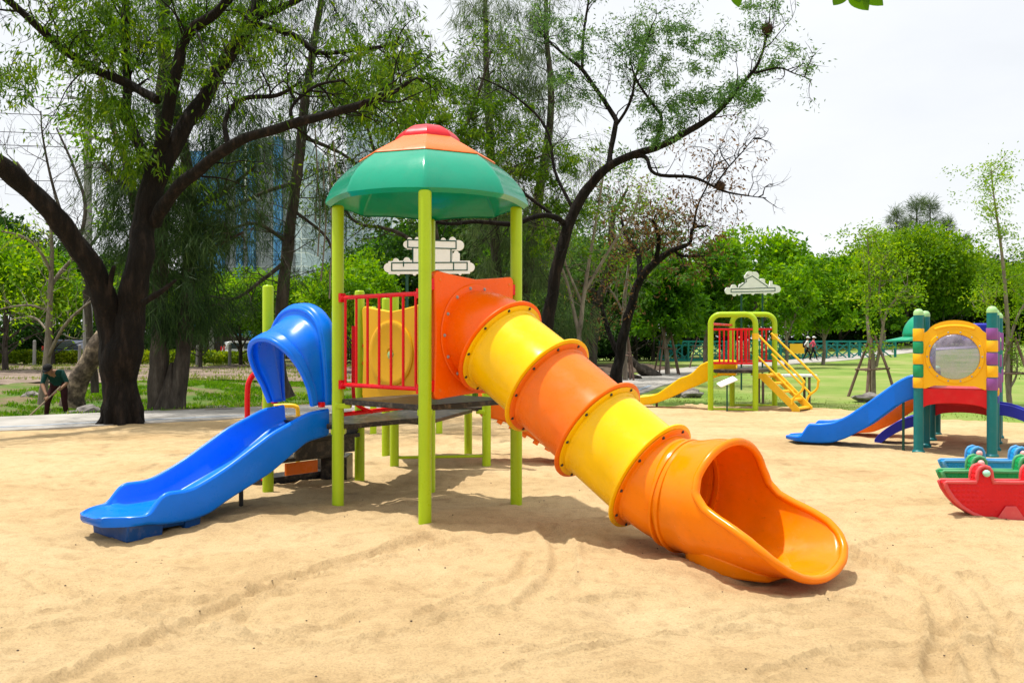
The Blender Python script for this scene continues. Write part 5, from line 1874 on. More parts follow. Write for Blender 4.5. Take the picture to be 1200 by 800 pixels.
def blue_slide(o, d, w, tab, half, mat, parent, name='slide', rim=.028, wall=.045, end_round=.25):
    """tab rows: s, z top of the wall, z bottom, z floor; closed U section lofted along s"""
    S = [r[0] for r in tab]
    n = 56
    rings = []
    send = S[-1]
    for i in range(n + 1):
        s = S[0] + (send - S[0]) * i / n
        zt, zb, zf = (float(np.interp(s, S, [r[k] for r in tab])) for k in (1, 2, 3))
        if 0 < i < n:                                               # soften the table's corners
            h = .05
            zt = sum(float(np.interp(s + q * h, S, [r[1] for r in tab])) for q in (-1, -.5, 0, .5, 1)) / 5
            zb = sum(float(np.interp(s + q * h, S, [r[2] for r in tab])) for q in (-1, -.5, 0, .5, 1)) / 5
        a = half
        e = s - (send - end_round)
        if e > 0:
            a = half * (1 - .5 * (e / end_round) ** 3)
        zt = max(zt, zf + .012)
        c = o + d * s
        rr = min(rim, max((zt - zf) * .5, .006))
        prof = [(-a + .03, zb), (-a, zb + .03), (-a - .004, zt - rr)]
        for k in range(5):
            th = math.pi * k / 4
            prof.append((-a + wall / 2 - wall / 2 * 1.15 * math.cos(th), zt - rr + rr * math.sin(th)))
        prof += [(-a + wall + .012, zt - rr - (zt - rr - zf) * .6), (-a + wall + .035, zf + .02 if zt - zf > .05 else zf), (-a + wall + .08, zf)]
        prof += [(-x, z) for x, z in reversed(prof)]
        cur = .13 * max(0.0, (s - (send - .45)) / .45)
        rings.append([c + w * x + Z * z - d * (cur * (abs(x) / half) ** 2) for x, z in prof])
    tip = [sum(rings[-1], V()) / len(rings[-1])] * 1
    mid_z = tip[0].z
    rings.append([p + d * .018 + Z * ((mid_z - p.z) * .35) for p in rings[-1]])
    mb = MB()
    mb.loft(rings)
    return mb.build(name, mat, parent, sharp=50)


tab = [(-.04, .95, .68, .77), (.2, .925, .64, .70), (.6, .765, .39, .46), (1.05, .507, .195, .26), (1.22, .425, .105, .185), (1.4, .352, .07, .155), (1.52, .345, .07, .15), (1.64, .35, .075, .15), (1.76, .26, .09, .155), (1.83, .185, .1, .16), (1.95, .18, .095, .163), (2.1, .178, .09, .163)]
bs = blue_slide(s0 + V((0, 0, 0)), dv, wv, tab, .39, 'blue', tower)
mb = MB()                                                           # moulded foot with a notch
for x0_, x1_, zz in ((1.28, 1.42, 1), (1.42, 1.62, 0), (1.62, 1.93, 1)):
    c0, c1_ = s0 + dv * x0_, s0 + dv * x1_
    bot = -.04 if zz else .03
    tp = .105
    ww = .3 if zz else .297
    tpw = .33 if zz else .326
    mb.loft([[c0 + wv * -ww + Z * bot, c0 + wv * ww + Z * bot, c0 + wv * tpw + Z * tp, c0 - wv * tpw + Z * tp],
             [c1_ + wv * -ww + Z * bot, c1_ + wv * ww + Z * bot, c1_ + wv * tpw + Z * (tp + .02), c1_ - wv * tpw + Z * (tp + .02)]])
mb.build('slide_foot', 'blue_base', bs, bevel=.01)
MB().tube([s0 + dv * .62 + wv * .1 + Z * -.1, s0 + dv * .62 + wv * .1 + Z * .42], .022, 8).build('slide_prop', 'bolt_dark', bs)


# hood over the top of the blue slide
def arch(s, top, half, foot, n=40, wid_foot=None, shift=0):
    """ring of an arch at distance s: from the near foot over the top to the far foot"""
    pts = []
    wf = wid_foot if wid_foot is not None else half * .9
    zsp = top - half * .9
    for i in range(n + 1):
        u_ = i / n
        if u_ < .27:
            k = u_ / .27
            x, z = -(wf + (half - wf) * k ** .7), foot + (zsp - foot) * k
        elif u_ > .73:
            k = (1 - u_) / .27
            x, z = (wf + (half - wf) * k ** .7), foot + (zsp - foot) * k
        else:
            a = math.pi * (1 - (u_ - .27) / .46)
            ca, sa = math.cos(a), math.sin(a)
            x = half * math.copysign(abs(ca) ** .92, ca)
            z = zsp + (top - zsp) * abs(sa) ** .92
        pts.append((x, z, u_))
    return pts


hood_rows = [(-.07, 1.94, .435), (-.055, 1.96, .445), (-.03, 1.97, .45), (.03, 1.965, .45), (.055, 1.95, .445), (.068, 1.92, .425), (.074, 1.86, .395), (.09, 1.835, .388), (.12, 1.82, .384), (.18, 1.78, .38), (.25, 1.73, .376), (.31, 1.675, .372), (.33, 1.66, .374), (.338, 1.675, .395), (.355, 1.685, .408), (.41, 1.655, .408), (.435, 1.63, .40), (.447, 1.6, .375)]
rings = []
for s, top, half in hood_rows:
    ring = []
    for x, z, u_ in arch(s, top, half, .985, wid_foot=half - .04):
        # the legs are cut back towards the rear as they go down
        lim = float(np.interp(z, [.98, 1.15, 1.45, 1.6], [.13, .19, .36, .45]))
        frac = (s + .06) / .50
        ss = -.06 + frac * (lim + .06)
        ring.append(s0 + dv * ss + wv * x + Z * z)
    rings.append(ring)
mb = MB()
mb.loft(rings, False)
hood = mb.build('slide_hood', 'blue', tower, sharp=40, solid=.03)
for row, rr_ in ((rings[5], .026), (rings[0], .02), (rings[-2], .024)):
    MB().tube(row, rr_, 10).build('hood_rim', 'blue', hood, sharp=80)
for sgn in (-1, 1):
    for z in (.99,):
        p = s0 + wv * sgn * .44 + dv * .05 + Z * z
        MB().box(p - wv * sgn * .05, (.05, .05, .05), (wv, dv, Z)).build('clamp', 'red', hood, bevel=.004)

# steps to the lower deck with red and yellow handrails
uPQ = (Qp - Pp).normalized()
nPQ = V((-uPQ.y, uPQ.x, 0))
so = Pp.lerp(Qp, .5)
st_o = so - V((0, 0, 0))
stair = None
for i, (dz, off) in enumerate([(.56, -.08), (.33, .18), (.1, .44)]):
    c = so + nPQ * off + Z * dz
    mbx = MB().box(c, (.86, .3, .045), (uPQ, nPQ, Z)).build('step', 'black_deck', tower, bevel=.006)
    MB().box(c + nPQ * -.08 - Z * .105 - uPQ * (.12 if i == 1 else 0), (.42 if i == 1 else .8, .03, .13 if i == 1 else .16), (uPQ, nPQ, Z)).build('riser', 'orange_faded' if i == 1 else 'black_deck', mbx)
for sgn in (-1, 1):
    a = so + uPQ * sgn * .4
    MB().prism([(-.22, .78), (-.14, .78), (.62, .1), (.62, -.02), (.5, -.02), (-.22, .6)], a - uPQ * .012, nPQ, Z, uPQ * .024).build('stair_stringer', 'black_deck', tower)
h0 = so - uPQ * .44
MB().tube(smooth_poly([tuple(h0 + nPQ * .05 + Z * 1.36), tuple(h0 + nPQ * .2 + Z * 1.33), tuple(h0 + nPQ * .3 + Z * 1.2), tuple(h0 + nPQ * .32 + Z * .9), tuple(h0 + nPQ * .34 + Z * .1)], 5), .026, 12).build('handrail', 'red', tower)
h1 = at(300, 437, 9.75)
MB().tube(smooth_poly([tuple(at(318, 432, 9.5)), tuple(h1), tuple(at(292, 447, 9.75)), tuple(at(290, 462, 9.75)), tuple(at(290, 500, 9.75)), (at(290, 500, 9.75).x, 9.75, -.1)], 5), .03, 12).build('handrail', 'red', tower)
h2 = Qp + V((-.35, -.1, 0))
MB().tube(smooth_poly([tuple(at(318, 476, 10.6)), tuple(at(335, 475, 10.6)), tuple(at(346, 476, 10.6)), tuple(at(349, 482, 10.6)), tuple(at(349, 512, 10.6)), (at(349, 512, 10.6).x, 10.6, -.1)], 5), .026, 12).build('handrail', 'yellow_paint', tower)
MB().box(Qp + V((-.28, .1, .14)), (.3, .4, .3)).build('step_box', 'black_deck', tower, bevel=.01)

# orange slide on the rear half, running off to the right
ra, rb_ = rear[1], rear[2]
ro = ra.lerp(rb_, .35)
rd = V((.955, .1, 0)).normalized()
rw = V((-rd.y, rd.x, 0))
rt = [(0, .92, .62, .72), (.3, .83, .55, .6), (.8, .5, .24, .3), (1.15, .3, .08, .13), (1.4, .24, .05, .1), (1.7, .2, .05, .1)]
rs = blue_slide(ro, rd, rw, rt, .33, 'orange_faded', tower)
for i in range(5):
    mb = MB()
    s = .25 + i * .16
    zb = float(np.interp(s, [r[0] for r in rt], [r[2] for r in rt]))
    mb.box(ro + rd * s + Z * (zb - .012) - rw * .27, (.07, .05, .07), (V((rd.x, rd.y, -.6)).normalized(), rw, V((rd.x * .6, rd.y * .6, 1)).normalized()))
    mb.build('underside_rib', 'orange_faded', rs)
railing(rear[0], rear[3], .95, 1.6, 5, inset=.12)
MB().tube([rear[1] + Z * .12, rear[0] + Z * .12], .02, 10).build('base_rail', 'lime', tower)


# ------------------------------------------------------------------ small yellow-slide tower
A_, B_, C_, D_ = V((4.6, 20.75, 0)), V((5.57, 20.5, 0)), V((5.43, 22.1, 0)), V((6.42, 21.9, 0))
sm = thing('slide_tower', 'small lime-framed slide tower with yellow slide and yellow stairs at the lawn edge', 'play structure', (5.5, 21.3, 0))


def goal(a, b, h, r):
    c = .22
    d = (b - a).normalized()
    pts = [a - Z * .2, a + Z * (h * .5), a + Z * (h - c)]
    for k in range(1, 7):
        th = math.pi / 2 * k / 6
        pts.append(a + d * (c * (1 - math.cos(th))) + Z * (h - c + c * math.sin(th)))
    for k in range(0, 7):
        th = math.pi / 2 * k / 6
        pts.append(b - d * (c - c * math.sin(th)) + Z * (h - c + c * math.cos(th)))
    pts += [b + Z * (h * .5), b - Z * .2]
    MB().tube(pts, r, 14).build('arched_post', 'lime', sm)


goal(A_, B_, 2.22, .065)
goal(C_, D_, 2.26, .065)
mb = MB()
cs = [A_, B_, D_, C_]
cc = sum(cs, V()) / 4
mb.loft([[cc + (p - cc) * .97 + Z * .87 for p in cs], [cc + (p - cc) * .97 + Z * .95 for p in cs]])
mb.build('deck', 'black_deck', sm, bevel=.008)
for p in cs:
    q = (cc - p).normalized()
    MB().box(p + q * .08 + Z * .85, (.18, .1, .07), (q, V((-q.y, q.x, 0)), Z)).build('deck_bracket', 'lime', sm)
railing(A_, B_, 1.1, 1.88, 7, sm, 'red', .026, .02, clamps=False, inset=.2)
railing(C_, D_, 1.12, 1.9, 7, sm, 'red', .026, .02, clamps=False, inset=.2)
MB().tube([A_ + Z * 2.0, C_ + Z * 2.0], .03, 10).build('cross_rail', 'red', sm)
MB().tube([A_ + Z * .04, B_ + Z * .04], .025, 10).build('base_rail', 'lime', sm)
MB().tube([C_ + Z * .04, D_ + Z * .04], .025, 10).build('base_rail', 'lime', sm)
MB().tube([A_ + Z * 2.02, A_ + V((.05, 0, 2.02))], .05, 10).build('clamp', 'red', sm)
mo = A_.lerp(C_, .5) + V((.0, 0, 0))
sd = V((-.955, .3, 0)).normalized()
sw = V((-sd.y, sd.x, 0))
stab = [(-.35, 1.15, .8, .97), (.0, 1.16, .8, .97), (.27, 1.15, .68, .95), (.48, 1.05, .58, .84), (.65, .86, .5, .66), (.8, .78, .44, .58), (.95, .74, .36, .53), (1.2, .55, .24, .36), (1.5, .34, .12, .2), (1.72, .29, .07, .13), (2.0, .27, .06, .12), (2.2, .22, .07, .12)]
ys_ = blue_slide(mo, sd, sw, stab, .33, 'yellow', sm)
MB().tube([mo + sd * 1.55 - Z * .1, mo + sd * 1.55 + Z * .12], .03, 8).build('slide_prop', 'stake', ys_)
# stairs
to = B_.lerp(D_, .42)
td = V((.76, -.65, 0)).normalized()
tw_ = V((-td.y, td.x, 0))
for sg in (-1, 1):
    e = to + tw_ * sg * .36
    MB().prism([(0, .86), (.22, .86), (1.02, .1), (1.02, -.05), (.84, -.05), (.84, .06), (.08, .74), (0, .74)], e - tw_ * .025, td, Z, tw_ * .05).build('stair_stringer', 'yellow_paint', sm, bevel=.006)
for i in range(5):
    f = i / 4
    MB().box(to + td * (.14 + f * .76) + Z * (.82 - f * .74), (.17, .668, .05), (td, tw_, Z)).build('step', 'yellow_paint', sm, bevel=.008)
for sg in (-1, 1):
    e = to + tw_ * sg * .42
    up_ = [e + Z * 1.78, e + td * .1 + Z * 1.7, e + td * 1.06 + Z * .8, e + td * 1.13 + Z * .66, e + td * 1.1 + Z * .5, e + td * .92 + Z * .34, e + td * .86 + Z * .18]
    MB().tube(smooth_poly([tuple(p) for p in up_], 5), .026, 10).build('handrail', 'yellow_paint', sm)
    MB().tube([e + td * .0 + Z * 1.3, e + td * .95 + Z * .4], .024, 10).build('handrail', 'yellow_paint', sm)
    MB().lathe([(.075, -.07), (.075, .07)], (B_ if sg < 0 else D_) + Z * 1.72, 16).build('clamp', 'yellow_paint', sm)


# ------------------------------------------------------------------ teal-posted playset at the right
wx = V((.865, -.5, 0)).normalized()
dz_ = V((.5, .865, 0)).normalized()
q0 = V((5.83, 12.85, 0))
ps = thing('playset', 'colourful teal-posted playset with round window, green cap roof and blue slide', 'play structure', q0)
Wd, Dp = .93, .95


def ppost(p, h, bands, r=.067):
    o = MB().lathe([(r * 1.35, -.1), (r * 1.3, .03), (r * 1.02, .05), (r, .07), (r, h)], p, 24).build('post', 'teal', ps)
    MB().lathe([(r * 1.03, h - .004), (r * 1.03, h + .03), (r * .92, h + .055), (r * .6, h + .08), (r * .1, h + .088)], p, 20).build('post_cap', 'mint', o)
    for z0, z1, mt in bands:
        MB().lathe([(r * 1.06, z0 + .006), (r * 1.13, z0 + .012), (r * 1.13, z1 - .012), (r * 1.06, z1 - .006)], p, 24).build('sleeve', mt, o)
    return o


lb = [(.93 + .0, 1.09, 'yellow_panel'), (1.09, 1.27, 'green_plastic'), (1.27, 1.43, 'yellow_panel'), (1.43, 1.6, 'green_plastic'), (1.6, 1.79, 'yellow_panel')]
rb = [(.92, 1.1, 'purple'), (1.1, 1.27, 'yellow_panel'), (1.27, 1.45, 'purple'), (1.45, 1.62, 'yellow_panel'), (1.62, 1.79, 'purple')]
pb = [(.92, 1.15, 'purple'), (1.45, 1.75, 'purple')]
c00, c10 = q0, q0 + wx * Wd
c01, c11 = q0 + dz_ * Dp, q0 + wx * Wd + dz_ * Dp
c02, c12 = q0 + dz_ * Dp * 2, q0 + wx * Wd + dz_ * Dp * 2
c03, c13 = q0 + dz_ * Dp * 3, q0 + wx * Wd + dz_ * Dp * 3
ppost(c00, 1.98, lb)
ppost(c10, 2.0, rb)
ppost(c01, 1.98, pb)
ppost(c11, 1.99, pb)
ppost(c02, 1.5, [(.8, 1.1, 'purple')])
ppost(c12, 1.6, [(.8, 1.1, 'purple'), (1.2, 1.4, 'purple')])
ppost(c03, 1.1, [])
ppost(c13, 1.99, pb)


def skirt(a, b, z0, z1, rise):
    n = 14
    L = (b - a).length
    d = (b - a) / L
    pts = [(L * i / n, z0 + rise * (1 - (2 * i / n - 1) ** 2) ** .6) for i in range(n + 1)] + [(L, z1), (0, z1)]
    e = V((-d.y, d.x, 0))
    return MB().prism(pts, a - e * .02, d, Z, e * .04)


for a, b, z0, z1 in ((c00, c10, .66, .93), (c00, c01, .66, .93), (c10, c11, .66, .93), (c01, c11, .64, .9), (c02, c12, .4, .6)):
    d = (b - a).normalized() * .06
    skirt(a + d, b - d, z0, z1, .07).build('deck_skirt', 'red_plastic', ps, bevel=.008)
for cs, z in (((c00, c10, c11, c01), .94), ((c01, c11, c12, c02), .7), ((c02, c12, c13, c03), .6)):
    cc = sum(cs, V()) / 4
    mb = MB()
    mb.loft([[cc + (p - cc) * .95 + Z * (z - .05) for p in cs], [cc + (p - cc) * .95 + Z * z for p in cs]])
    mb.build('deck', 'red_plastic', ps, bevel=.01)
# round-window panel
pw, ph0, ph1 = Wd - .1, .93, 1.82
ol = []
hw = pw / 2
ol += [(-hw, ph0), (-hw + .04, ph0 - .0), (-hw + .16, ph0 + .045), (hw - .16, ph0 + .045), (hw - .04, ph0), (hw, ph0), (hw, 1.7)]
for k in range(1, 12):
    a = math.pi * k / 12
    ol.append((hw * .86 * math.cos(a), 1.7 + .2 * math.sin(a)))
ol.append((-hw, 1.7))
pco = (c00 + c10) / 2
nf = V((wx.y, -wx.x, 0))
if nf.y > 0:
    nf = -nf
hole_r, hc = .325, 1.385
# plate with a real hole: outer outline joined to the circle
mb = MB()
nseg = 48


def ray_out(a):
    """distance from the hole centre to the plate outline along angle a"""
    d = V((math.cos(a), math.sin(a)))
    best = 9
    for i in range(len(ol)):
        p, q = V(ol[i]) - V((0, hc)), V(ol[(i + 1) % len(ol)]) - V((0, hc))
        e = q - p
        den = d.x * e.y - d.y * e.x
        if abs(den) < 1e-9:
            continue
        t_ = (p.x * e.y - p.y * e.x) / den
        s_ = (p.x * d.y - p.y * d.x) / den
        if t_ > 0 and -1e-6 <= s_ <= 1 + 1e-6:
            best = min(best, t_)
    return best


angs = sorted(set([2 * math.pi * k / nseg for k in range(nseg)] + [math.atan2(p[1] - hc, p[0]) % (2 * math.pi) for p in ol]))
ro_ = [(ray_out(a) * math.cos(a), hc + ray_out(a) * math.sin(a)) for a in angs]
ri_ = [(hole_r * math.cos(a), hc + hole_r * math.sin(a)) for a in angs]
W3 = lambda p, o: pco + wx * p[0] + Z * p[1] + nf * o
mb.loft([[W3(p, .03) for p in ro_], [W3(p, .03) for p in ri_], [W3(p, -.03) for p in ri_], [W3(p, -.03) for p in ro_], [W3(p, .03) for p in ro_]], True, (False, False))
wp = mb.build('window_panel', 'yellow_panel', ps, sharp=30, bevel=0)
mb = MB()
nn = 48
prof = [(hole_r - .01, .031), (hole_r, .045), (hole_r + .045, .045), (hole_r + .055, .031)]
mb.loft([[pco + wx * (r * math.cos(2 * math.pi * k / nn)) + Z * (hc + r * math.sin(2 * math.pi * k / nn)) + nf * o for k in range(nn)] for r, o in prof], True, (False, False))
mb.build('window_ring', 'yellow_panel', wp)
for k in range(14):
    a = 2 * math.pi * k / 14
    p = pco + wx * ((hole_r + .024) * math.cos(a)) + Z * (hc + (hole_r + .024) * math.sin(a)) + nf * .044
    MB().ball(p, .013, 8).build('rivet', 'bolt', wp)
# raised arch moulding over the window
pts = [pco + wx * (.27 * math.cos(math.pi * (k / 12 * .56 + .22)) * 1.2) + Z * (1.69 + .13 * math.sin(math.pi * (k / 12 * .56 + .22))) + nf * .03 for k in range(13)]
MB().tube(pts, .02, 8).build('moulding', 'yellow_panel', wp)
# cloudy plastic bubble
m, nt, out = new_mat('cloudy_clear_plastic')
b1 = N(nt, 'ShaderNodeBsdfPrincipled', Roughness=.22)
b1.inputs['Base Color'].default_value = (.42, .38, .5, 1)
b2 = N(nt, 'ShaderNodeBsdfTransparent')
b2.inputs[0].default_value = (.6, .58, .95, 1)
nz = noise_tex(nt, 7, 6, .65)
rp = ramp(nt, nz.outputs[0], [(.3, (.22, .22, .22)), (.7, (.62, .62, .62))])
ms = N(nt, 'ShaderNodeMixShader')
nt.links.new(rp.outputs[0], ms.inputs[0])
nt.links.new(b2.outputs[0], ms.inputs[1])
nt.links.new(b1.outputs[0], ms.inputs[2])
nt.links.new(ms.outputs[0], out.inputs[0])
M['bubble'] = m
rings = []
for i in range(9):
    th = math.pi / 2 * (1 - i / 9)
    r = hole_r * math.sin(th) if i else hole_r
    o = .02 + .1 * math.cos(th)
    rings.append([pco + wx * (r * math.cos(2 * math.pi * k / 40)) + Z * (hc + r * math.sin(2 * math.pi * k / 40)) + nf * o for k in range(40)])
mb = MB()
mb.loft(rings, True, (False, True))
mb.build('bubble_window', 'bubble', wp, sharp=80)
# side panels
for a, b, mt, z0, z1 in ((c10, c11, 'purple', .98, 1.75), (c11, c12, 'purple', .75, 1.4), (c01, c02, 'navy', .75, 1.3)):
    d = (b - a).normalized()
    L = (b - a).length - .2
    n_ = V((-d.y, d.x, 0))
    mb = MB()
    for i in range(5):
        mb.box(a + d * (.1 + L * (i + .5) / 5) + Z * ((z0 + z1) / 2), (L / 5 - .04, .04, z1 - z0 - .12), (d, n_, Z))
    mb.box(a + d * (.1 + L / 2) + Z * z0, (L, .06, .1), (d, n_, Z))
    mb.box(a + d * (.1 + L / 2) + Z * z1, (L, .06, .1), (d, n_, Z))
    mb.build('side_panel', mt, ps, bevel=.01)
for i in range(5):                                                   # checked panel of blocks facing the lawn
    p = c10.lerp(c11, .25 + .12 * i)
    MB().box(p + V((.045, -.02, .78 + .1 * (i % 2))), (.05, .1, .1), (V((wx.x, wx.y, 0)), dz_, Z)).build('checker_block', 'yellow_panel' if i % 2 else 'navy', ps, bevel=.008)
# green cap roof: half dome with a brim over the slide side
ce = c00.lerp(c01, .5) + V((0, 0, 1.66))
out_d = -wx
mb = MB()
rings = []
for i in range(9):
    th = math.pi / 2 * i / 8
    r = .37 * math.cos(th)
    ring = []
    for k in range(25):
        a = math.pi * (k / 24) - math.pi / 2
        ring.append(ce + out_d * (r * .75 * math.cos(a) - .02) + dz_ * (r * math.sin(a)) + Z * (.34 * math.sin(th)))
    rings.append(ring)
mb.loft(rings, False)
cap = mb.build('cap_roof', 'cap_green', ps, sharp=70, solid=.025)
mb = MB()
rings = []
for i in range(6):
    f = i / 5
    ring = []
    for k in range(25):
        a = math.pi * (k / 24) - math.pi / 2
        r = .37 * (1 + .0 * f)
        ext = .24 * f * max(0, math.cos(a)) ** .7
        ring.append(ce + out_d * (.275 * math.cos(a) - .02 + ext) + dz_ * (r * math.sin(a) * (1 + .02 * f)) + Z * (-.055 * f))
    rings.append(ring)
mb.loft(rings, False)
mb.build('cap_brim', 'cap_green', cap, sharp=70, solid=.025)
MB().box(c01.lerp(c11, .75) + Z * 1.74, (.4, .06, .26), (wx, dz_, Z)).build('rear_canopy', 'navy', ps, bevel=.03)
# slides
ptab = [(-.1, 1.13, .8, .95), (.12, 1.12, .76, .93), (.3, 1.02, .66, .82), (.7, .7, .33, .46), (1.0, .48, .15, .26), (1.2, .38, .07, .17), (1.4, .35, .05, .13), (1.58, .35, .05, .12), (1.68, .22, .05, .115), (1.76, .14, .06, .11), (1.95, .13, .07, .11)]
sl = blue_slide(c00.lerp(c01, .5), out_d, dz_, ptab, .36, 'blue', ps)
MB().tube([c00.lerp(c01, .5) + out_d * .22 - dz_ * .3 - Z * .1, c00.lerp(c01, .5) + out_d * .22 - dz_ * .3 + Z * .72], .02, 8).build('slide_prop', 'bottle', sl)
otab = [(-.1, .9, .6, .72), (.15, .86, .55, .68), (.6, .52, .22, .34), (.9, .33, .08, .18), (1.2, .26, .05, .12), (1.5, .22, .05, .11)]
blue_slide(c02.lerp(c03, .4), out_d, dz_, otab, .33, 'orange_faded', ps)


def arch_climber(o, d, w, L, h, half):
    rings = []
    for i in range(15):
        f = i / 14
        s = L * f
        z = h * math.cos(f * math.pi / 2) ** .8
        rings.append([o + d * s + w * x + Z * (z + e) for x, e in ((-half, -.12), (-half, .05), (-half + .05, .05), (-half + .06, 0), (half - .06, 0), (half - .05, .05), (half, .05), (half, -.12))])
    mb = MB()
    mb.loft(rings)
    mb.build('arch_climber', 'navy', ps, bevel=.006)


arch_climber(c01.lerp(c02, .45), out_d, dz_, .75, .42, .26)
arch_climber(c12.lerp(c11, .4), wx, dz_, 1.0, .62, .3)


# ------------------------------------------------------------------ rockers
def rocker_mat(name, c, rim):
    m, nt, out = new_mat(name)
    b = N(nt, 'ShaderNodeBsdfPrincipled', Roughness=.38)
    b.inputs['Specular IOR Level'].default_value = .22
    n = noise_tex(nt, 4, 4)
    nt.links.new(ramp(nt, n.outputs[0], [(.3, mul(c, .85)), (.7, c)]).outputs[0], b.inputs['Base Color'])
    tc = N(nt, 'ShaderNodeTexCoord')
    vo = N(nt, 'ShaderNodeTexVoronoi', Scale=24)
    vo.inputs['Randomness'].default_value = .25
    nt.links.new(tc.outputs['Object'], vo.inputs['Vector'])
    cr = ramp(nt, vo.outputs['Distance'], [(.15, (1, 1, 1)), (.5, (0, 0, 0))])
    bp = N(nt, 'ShaderNodeBump', Strength=.7, Distance=.012)
    nt.links.new(cr.outputs[0], bp.inputs['Height'])
    nt.links.new(bp.outputs[0], b.inputs['Normal'])
    nt.links.new(b.outputs[0], out.inputs[0])
    M[name] = m
    M[rim] = plastic(rim, mul(tuple(x * .85 + .07 for x in c), 1.0), .4, .08, 5, dust=.2)


rocker_mat('rocker_red', (.68, .012, .018), 'rocker_red_rim')
rocker_mat('rocker_green', (.006, .3, .08), 'rocker_green_rim')
rocker_mat('rocker_blue', (.01, .27, .6), 'rocker_blue_rim')


def rocker(x, y, mat, knob, label, ang):
    ux = V((math.cos(ang), math.sin(ang), 0))
    uy = V((-math.sin(ang), math.cos(ang), 0))
    o = V((x, y, 0))
    t = thing('rocker', label, 'rocker', o, 'three plastic rockers at the right edge')
    right = [(0, .335), (.15, .335), (.157, .37), (.165, .435), (.185, .465), (.225, .48), (.265, .465), (.285, .435), (.293, .37), (.3, .335), (.56, .335), (.575, .33)]
    arc = [(.55, .27), (.5, .195), (.43, .12), (.33, .055), (.22, .012), (.14, .0), (0, .0)]
    rt_ = right + arc
    outline = rt_ + [(-a, b) for a, b in reversed(rt_)][1:-1]
    w = .1
    body = MB().prism(outline, o - uy * (w / 2 + .01), ux, Z, uy * (w + .02)).build('body', mat, t, bevel=.014)
    for s in (-1, 1):
        e = uy * s * (w / 2)
        pts = [o + ux * a + Z * (b + .004) + e + uy * s * .012 for a, b in outline]
        MB().tube(pts, .017, 8, loop=True).build('rim', mat + '_rim', t, sharp=90)
        MB().prism([(-.13, .006), (.13, .006), (.045, .13), (-.045, .13)], o + e + uy * s * .02, ux, Z, uy * s * .012).build('foot_panel', mat + '_rim', t, bevel=.008)
    for sx in (-1, 1):
        for s in (-1, 1):
            p = o + ux * sx * .225 + Z * .425
            MB().tube([p + uy * s * .05, p + uy * s * .1], .02, 10).build('handle', knob, t)
            MB().ball(p + uy * s * .1, .032, 10).build('handle_knob', knob, t)


rocker(4.46, 8.08, 'rocker_red', 'knob_mint', 'red dimpled plastic rocker with mint knobs, nearest of the three rockers', R(-2))
rocker(4.76, 8.74, 'rocker_green', 'knob_pink', 'green plastic rocker between the red one and the blue one', R(-3))
rocker(5.14, 9.5, 'rocker_blue', 'knob_pink', 'light blue plastic rocker behind the green one', R(-3))


# ------------------------------------------------------------------ people
def person(label, loc, scale, rot, J, mats, extra, lift=0):
    """J: joint name -> (x, y, z, radius, parent, material index); grown as one skinned body"""
    t = thing('person', label, 'person', (0, 0, 0))
    names_ = list(J)
    me = bpy.data.meshes.new('body')
    me.from_pydata([J[k][:3] for k in names_], [(names_.index(J[k][4]), i) for i, k in enumerate(names_) if J[k][4]], [])
    o = bpy.data.objects.new('body_tmp', me)
    COL.objects.link(o)
    o.modifiers.new('skin', 'SKIN')
    o.modifiers.new('sub', 'SUBSURF').levels = 2
    for i, k in enumerate(names_):
        sv = me.skin_vertices[0].data[i]
        rr = J[k][3]
        sv.radius = rr if isinstance(rr, tuple) else (rr, rr)
        sv.use_root = (J[k][4] is None)
    bpy.context.view_layer.update()
    ev = o.evaluated_get(bpy.context.evaluated_depsgraph_get())
    nm = bpy.data.meshes.new_from_object(ev)
    bpy.data.objects.remove(o)
    nm.name = 'body'
    nm.materials.clear()
    for x in mats:
        nm.materials.append(M[x])
    bones = [(V(J[J[k][4]][:3]), V(J[k][:3]), J[k][5]) for k in names_ if J[k][4]]
    for p in nm.polygons:
        c = p.center
        best, bi = 9, 0
        for a, b, mi in bones:
            e = b - a
            u_ = max(0, min(1, (c - a).dot(e) / (e.length_squared + 1e-9)))
            dd = (c - (a + e * u_)).length
            if dd < best:
                best, bi = dd, mi
        p.material_index = bi
        p.use_smooth = True
    b = bpy.data.objects.new('body', nm)
    COL.objects.link(b)
    b.parent = t
    ORIGIN[b.name] = V()
    extra(t)
    t.location = loc
    t.rotation_euler = (0, 0, rot)
    t.scale = (scale,) * 3
    return t


def fingers(mb, wrist, d, side, curl):
    d, side, curl = V(d).normalized(), V(side).normalized(), V(curl).normalized()
    for i, l in enumerate((.075, .085, .08, .06)):
        b = V(wrist) + d * .09 + side * (i - 1.5) * .02
        mb.tube([b - d * .05, b, b + d * l * .4 + curl * .012, b + d * l * .55 + curl * l * .5, b + d * l * .35 + curl * l * .75], [.011, .0105, .01, .009, .006], 6)
    b = V(wrist) + d * .03 - side * .035
    mb.tube([b, b - side * .025 + d * .025, b - side * .015 + d * .05 + curl * .02], [.012, .011, .008], 6)


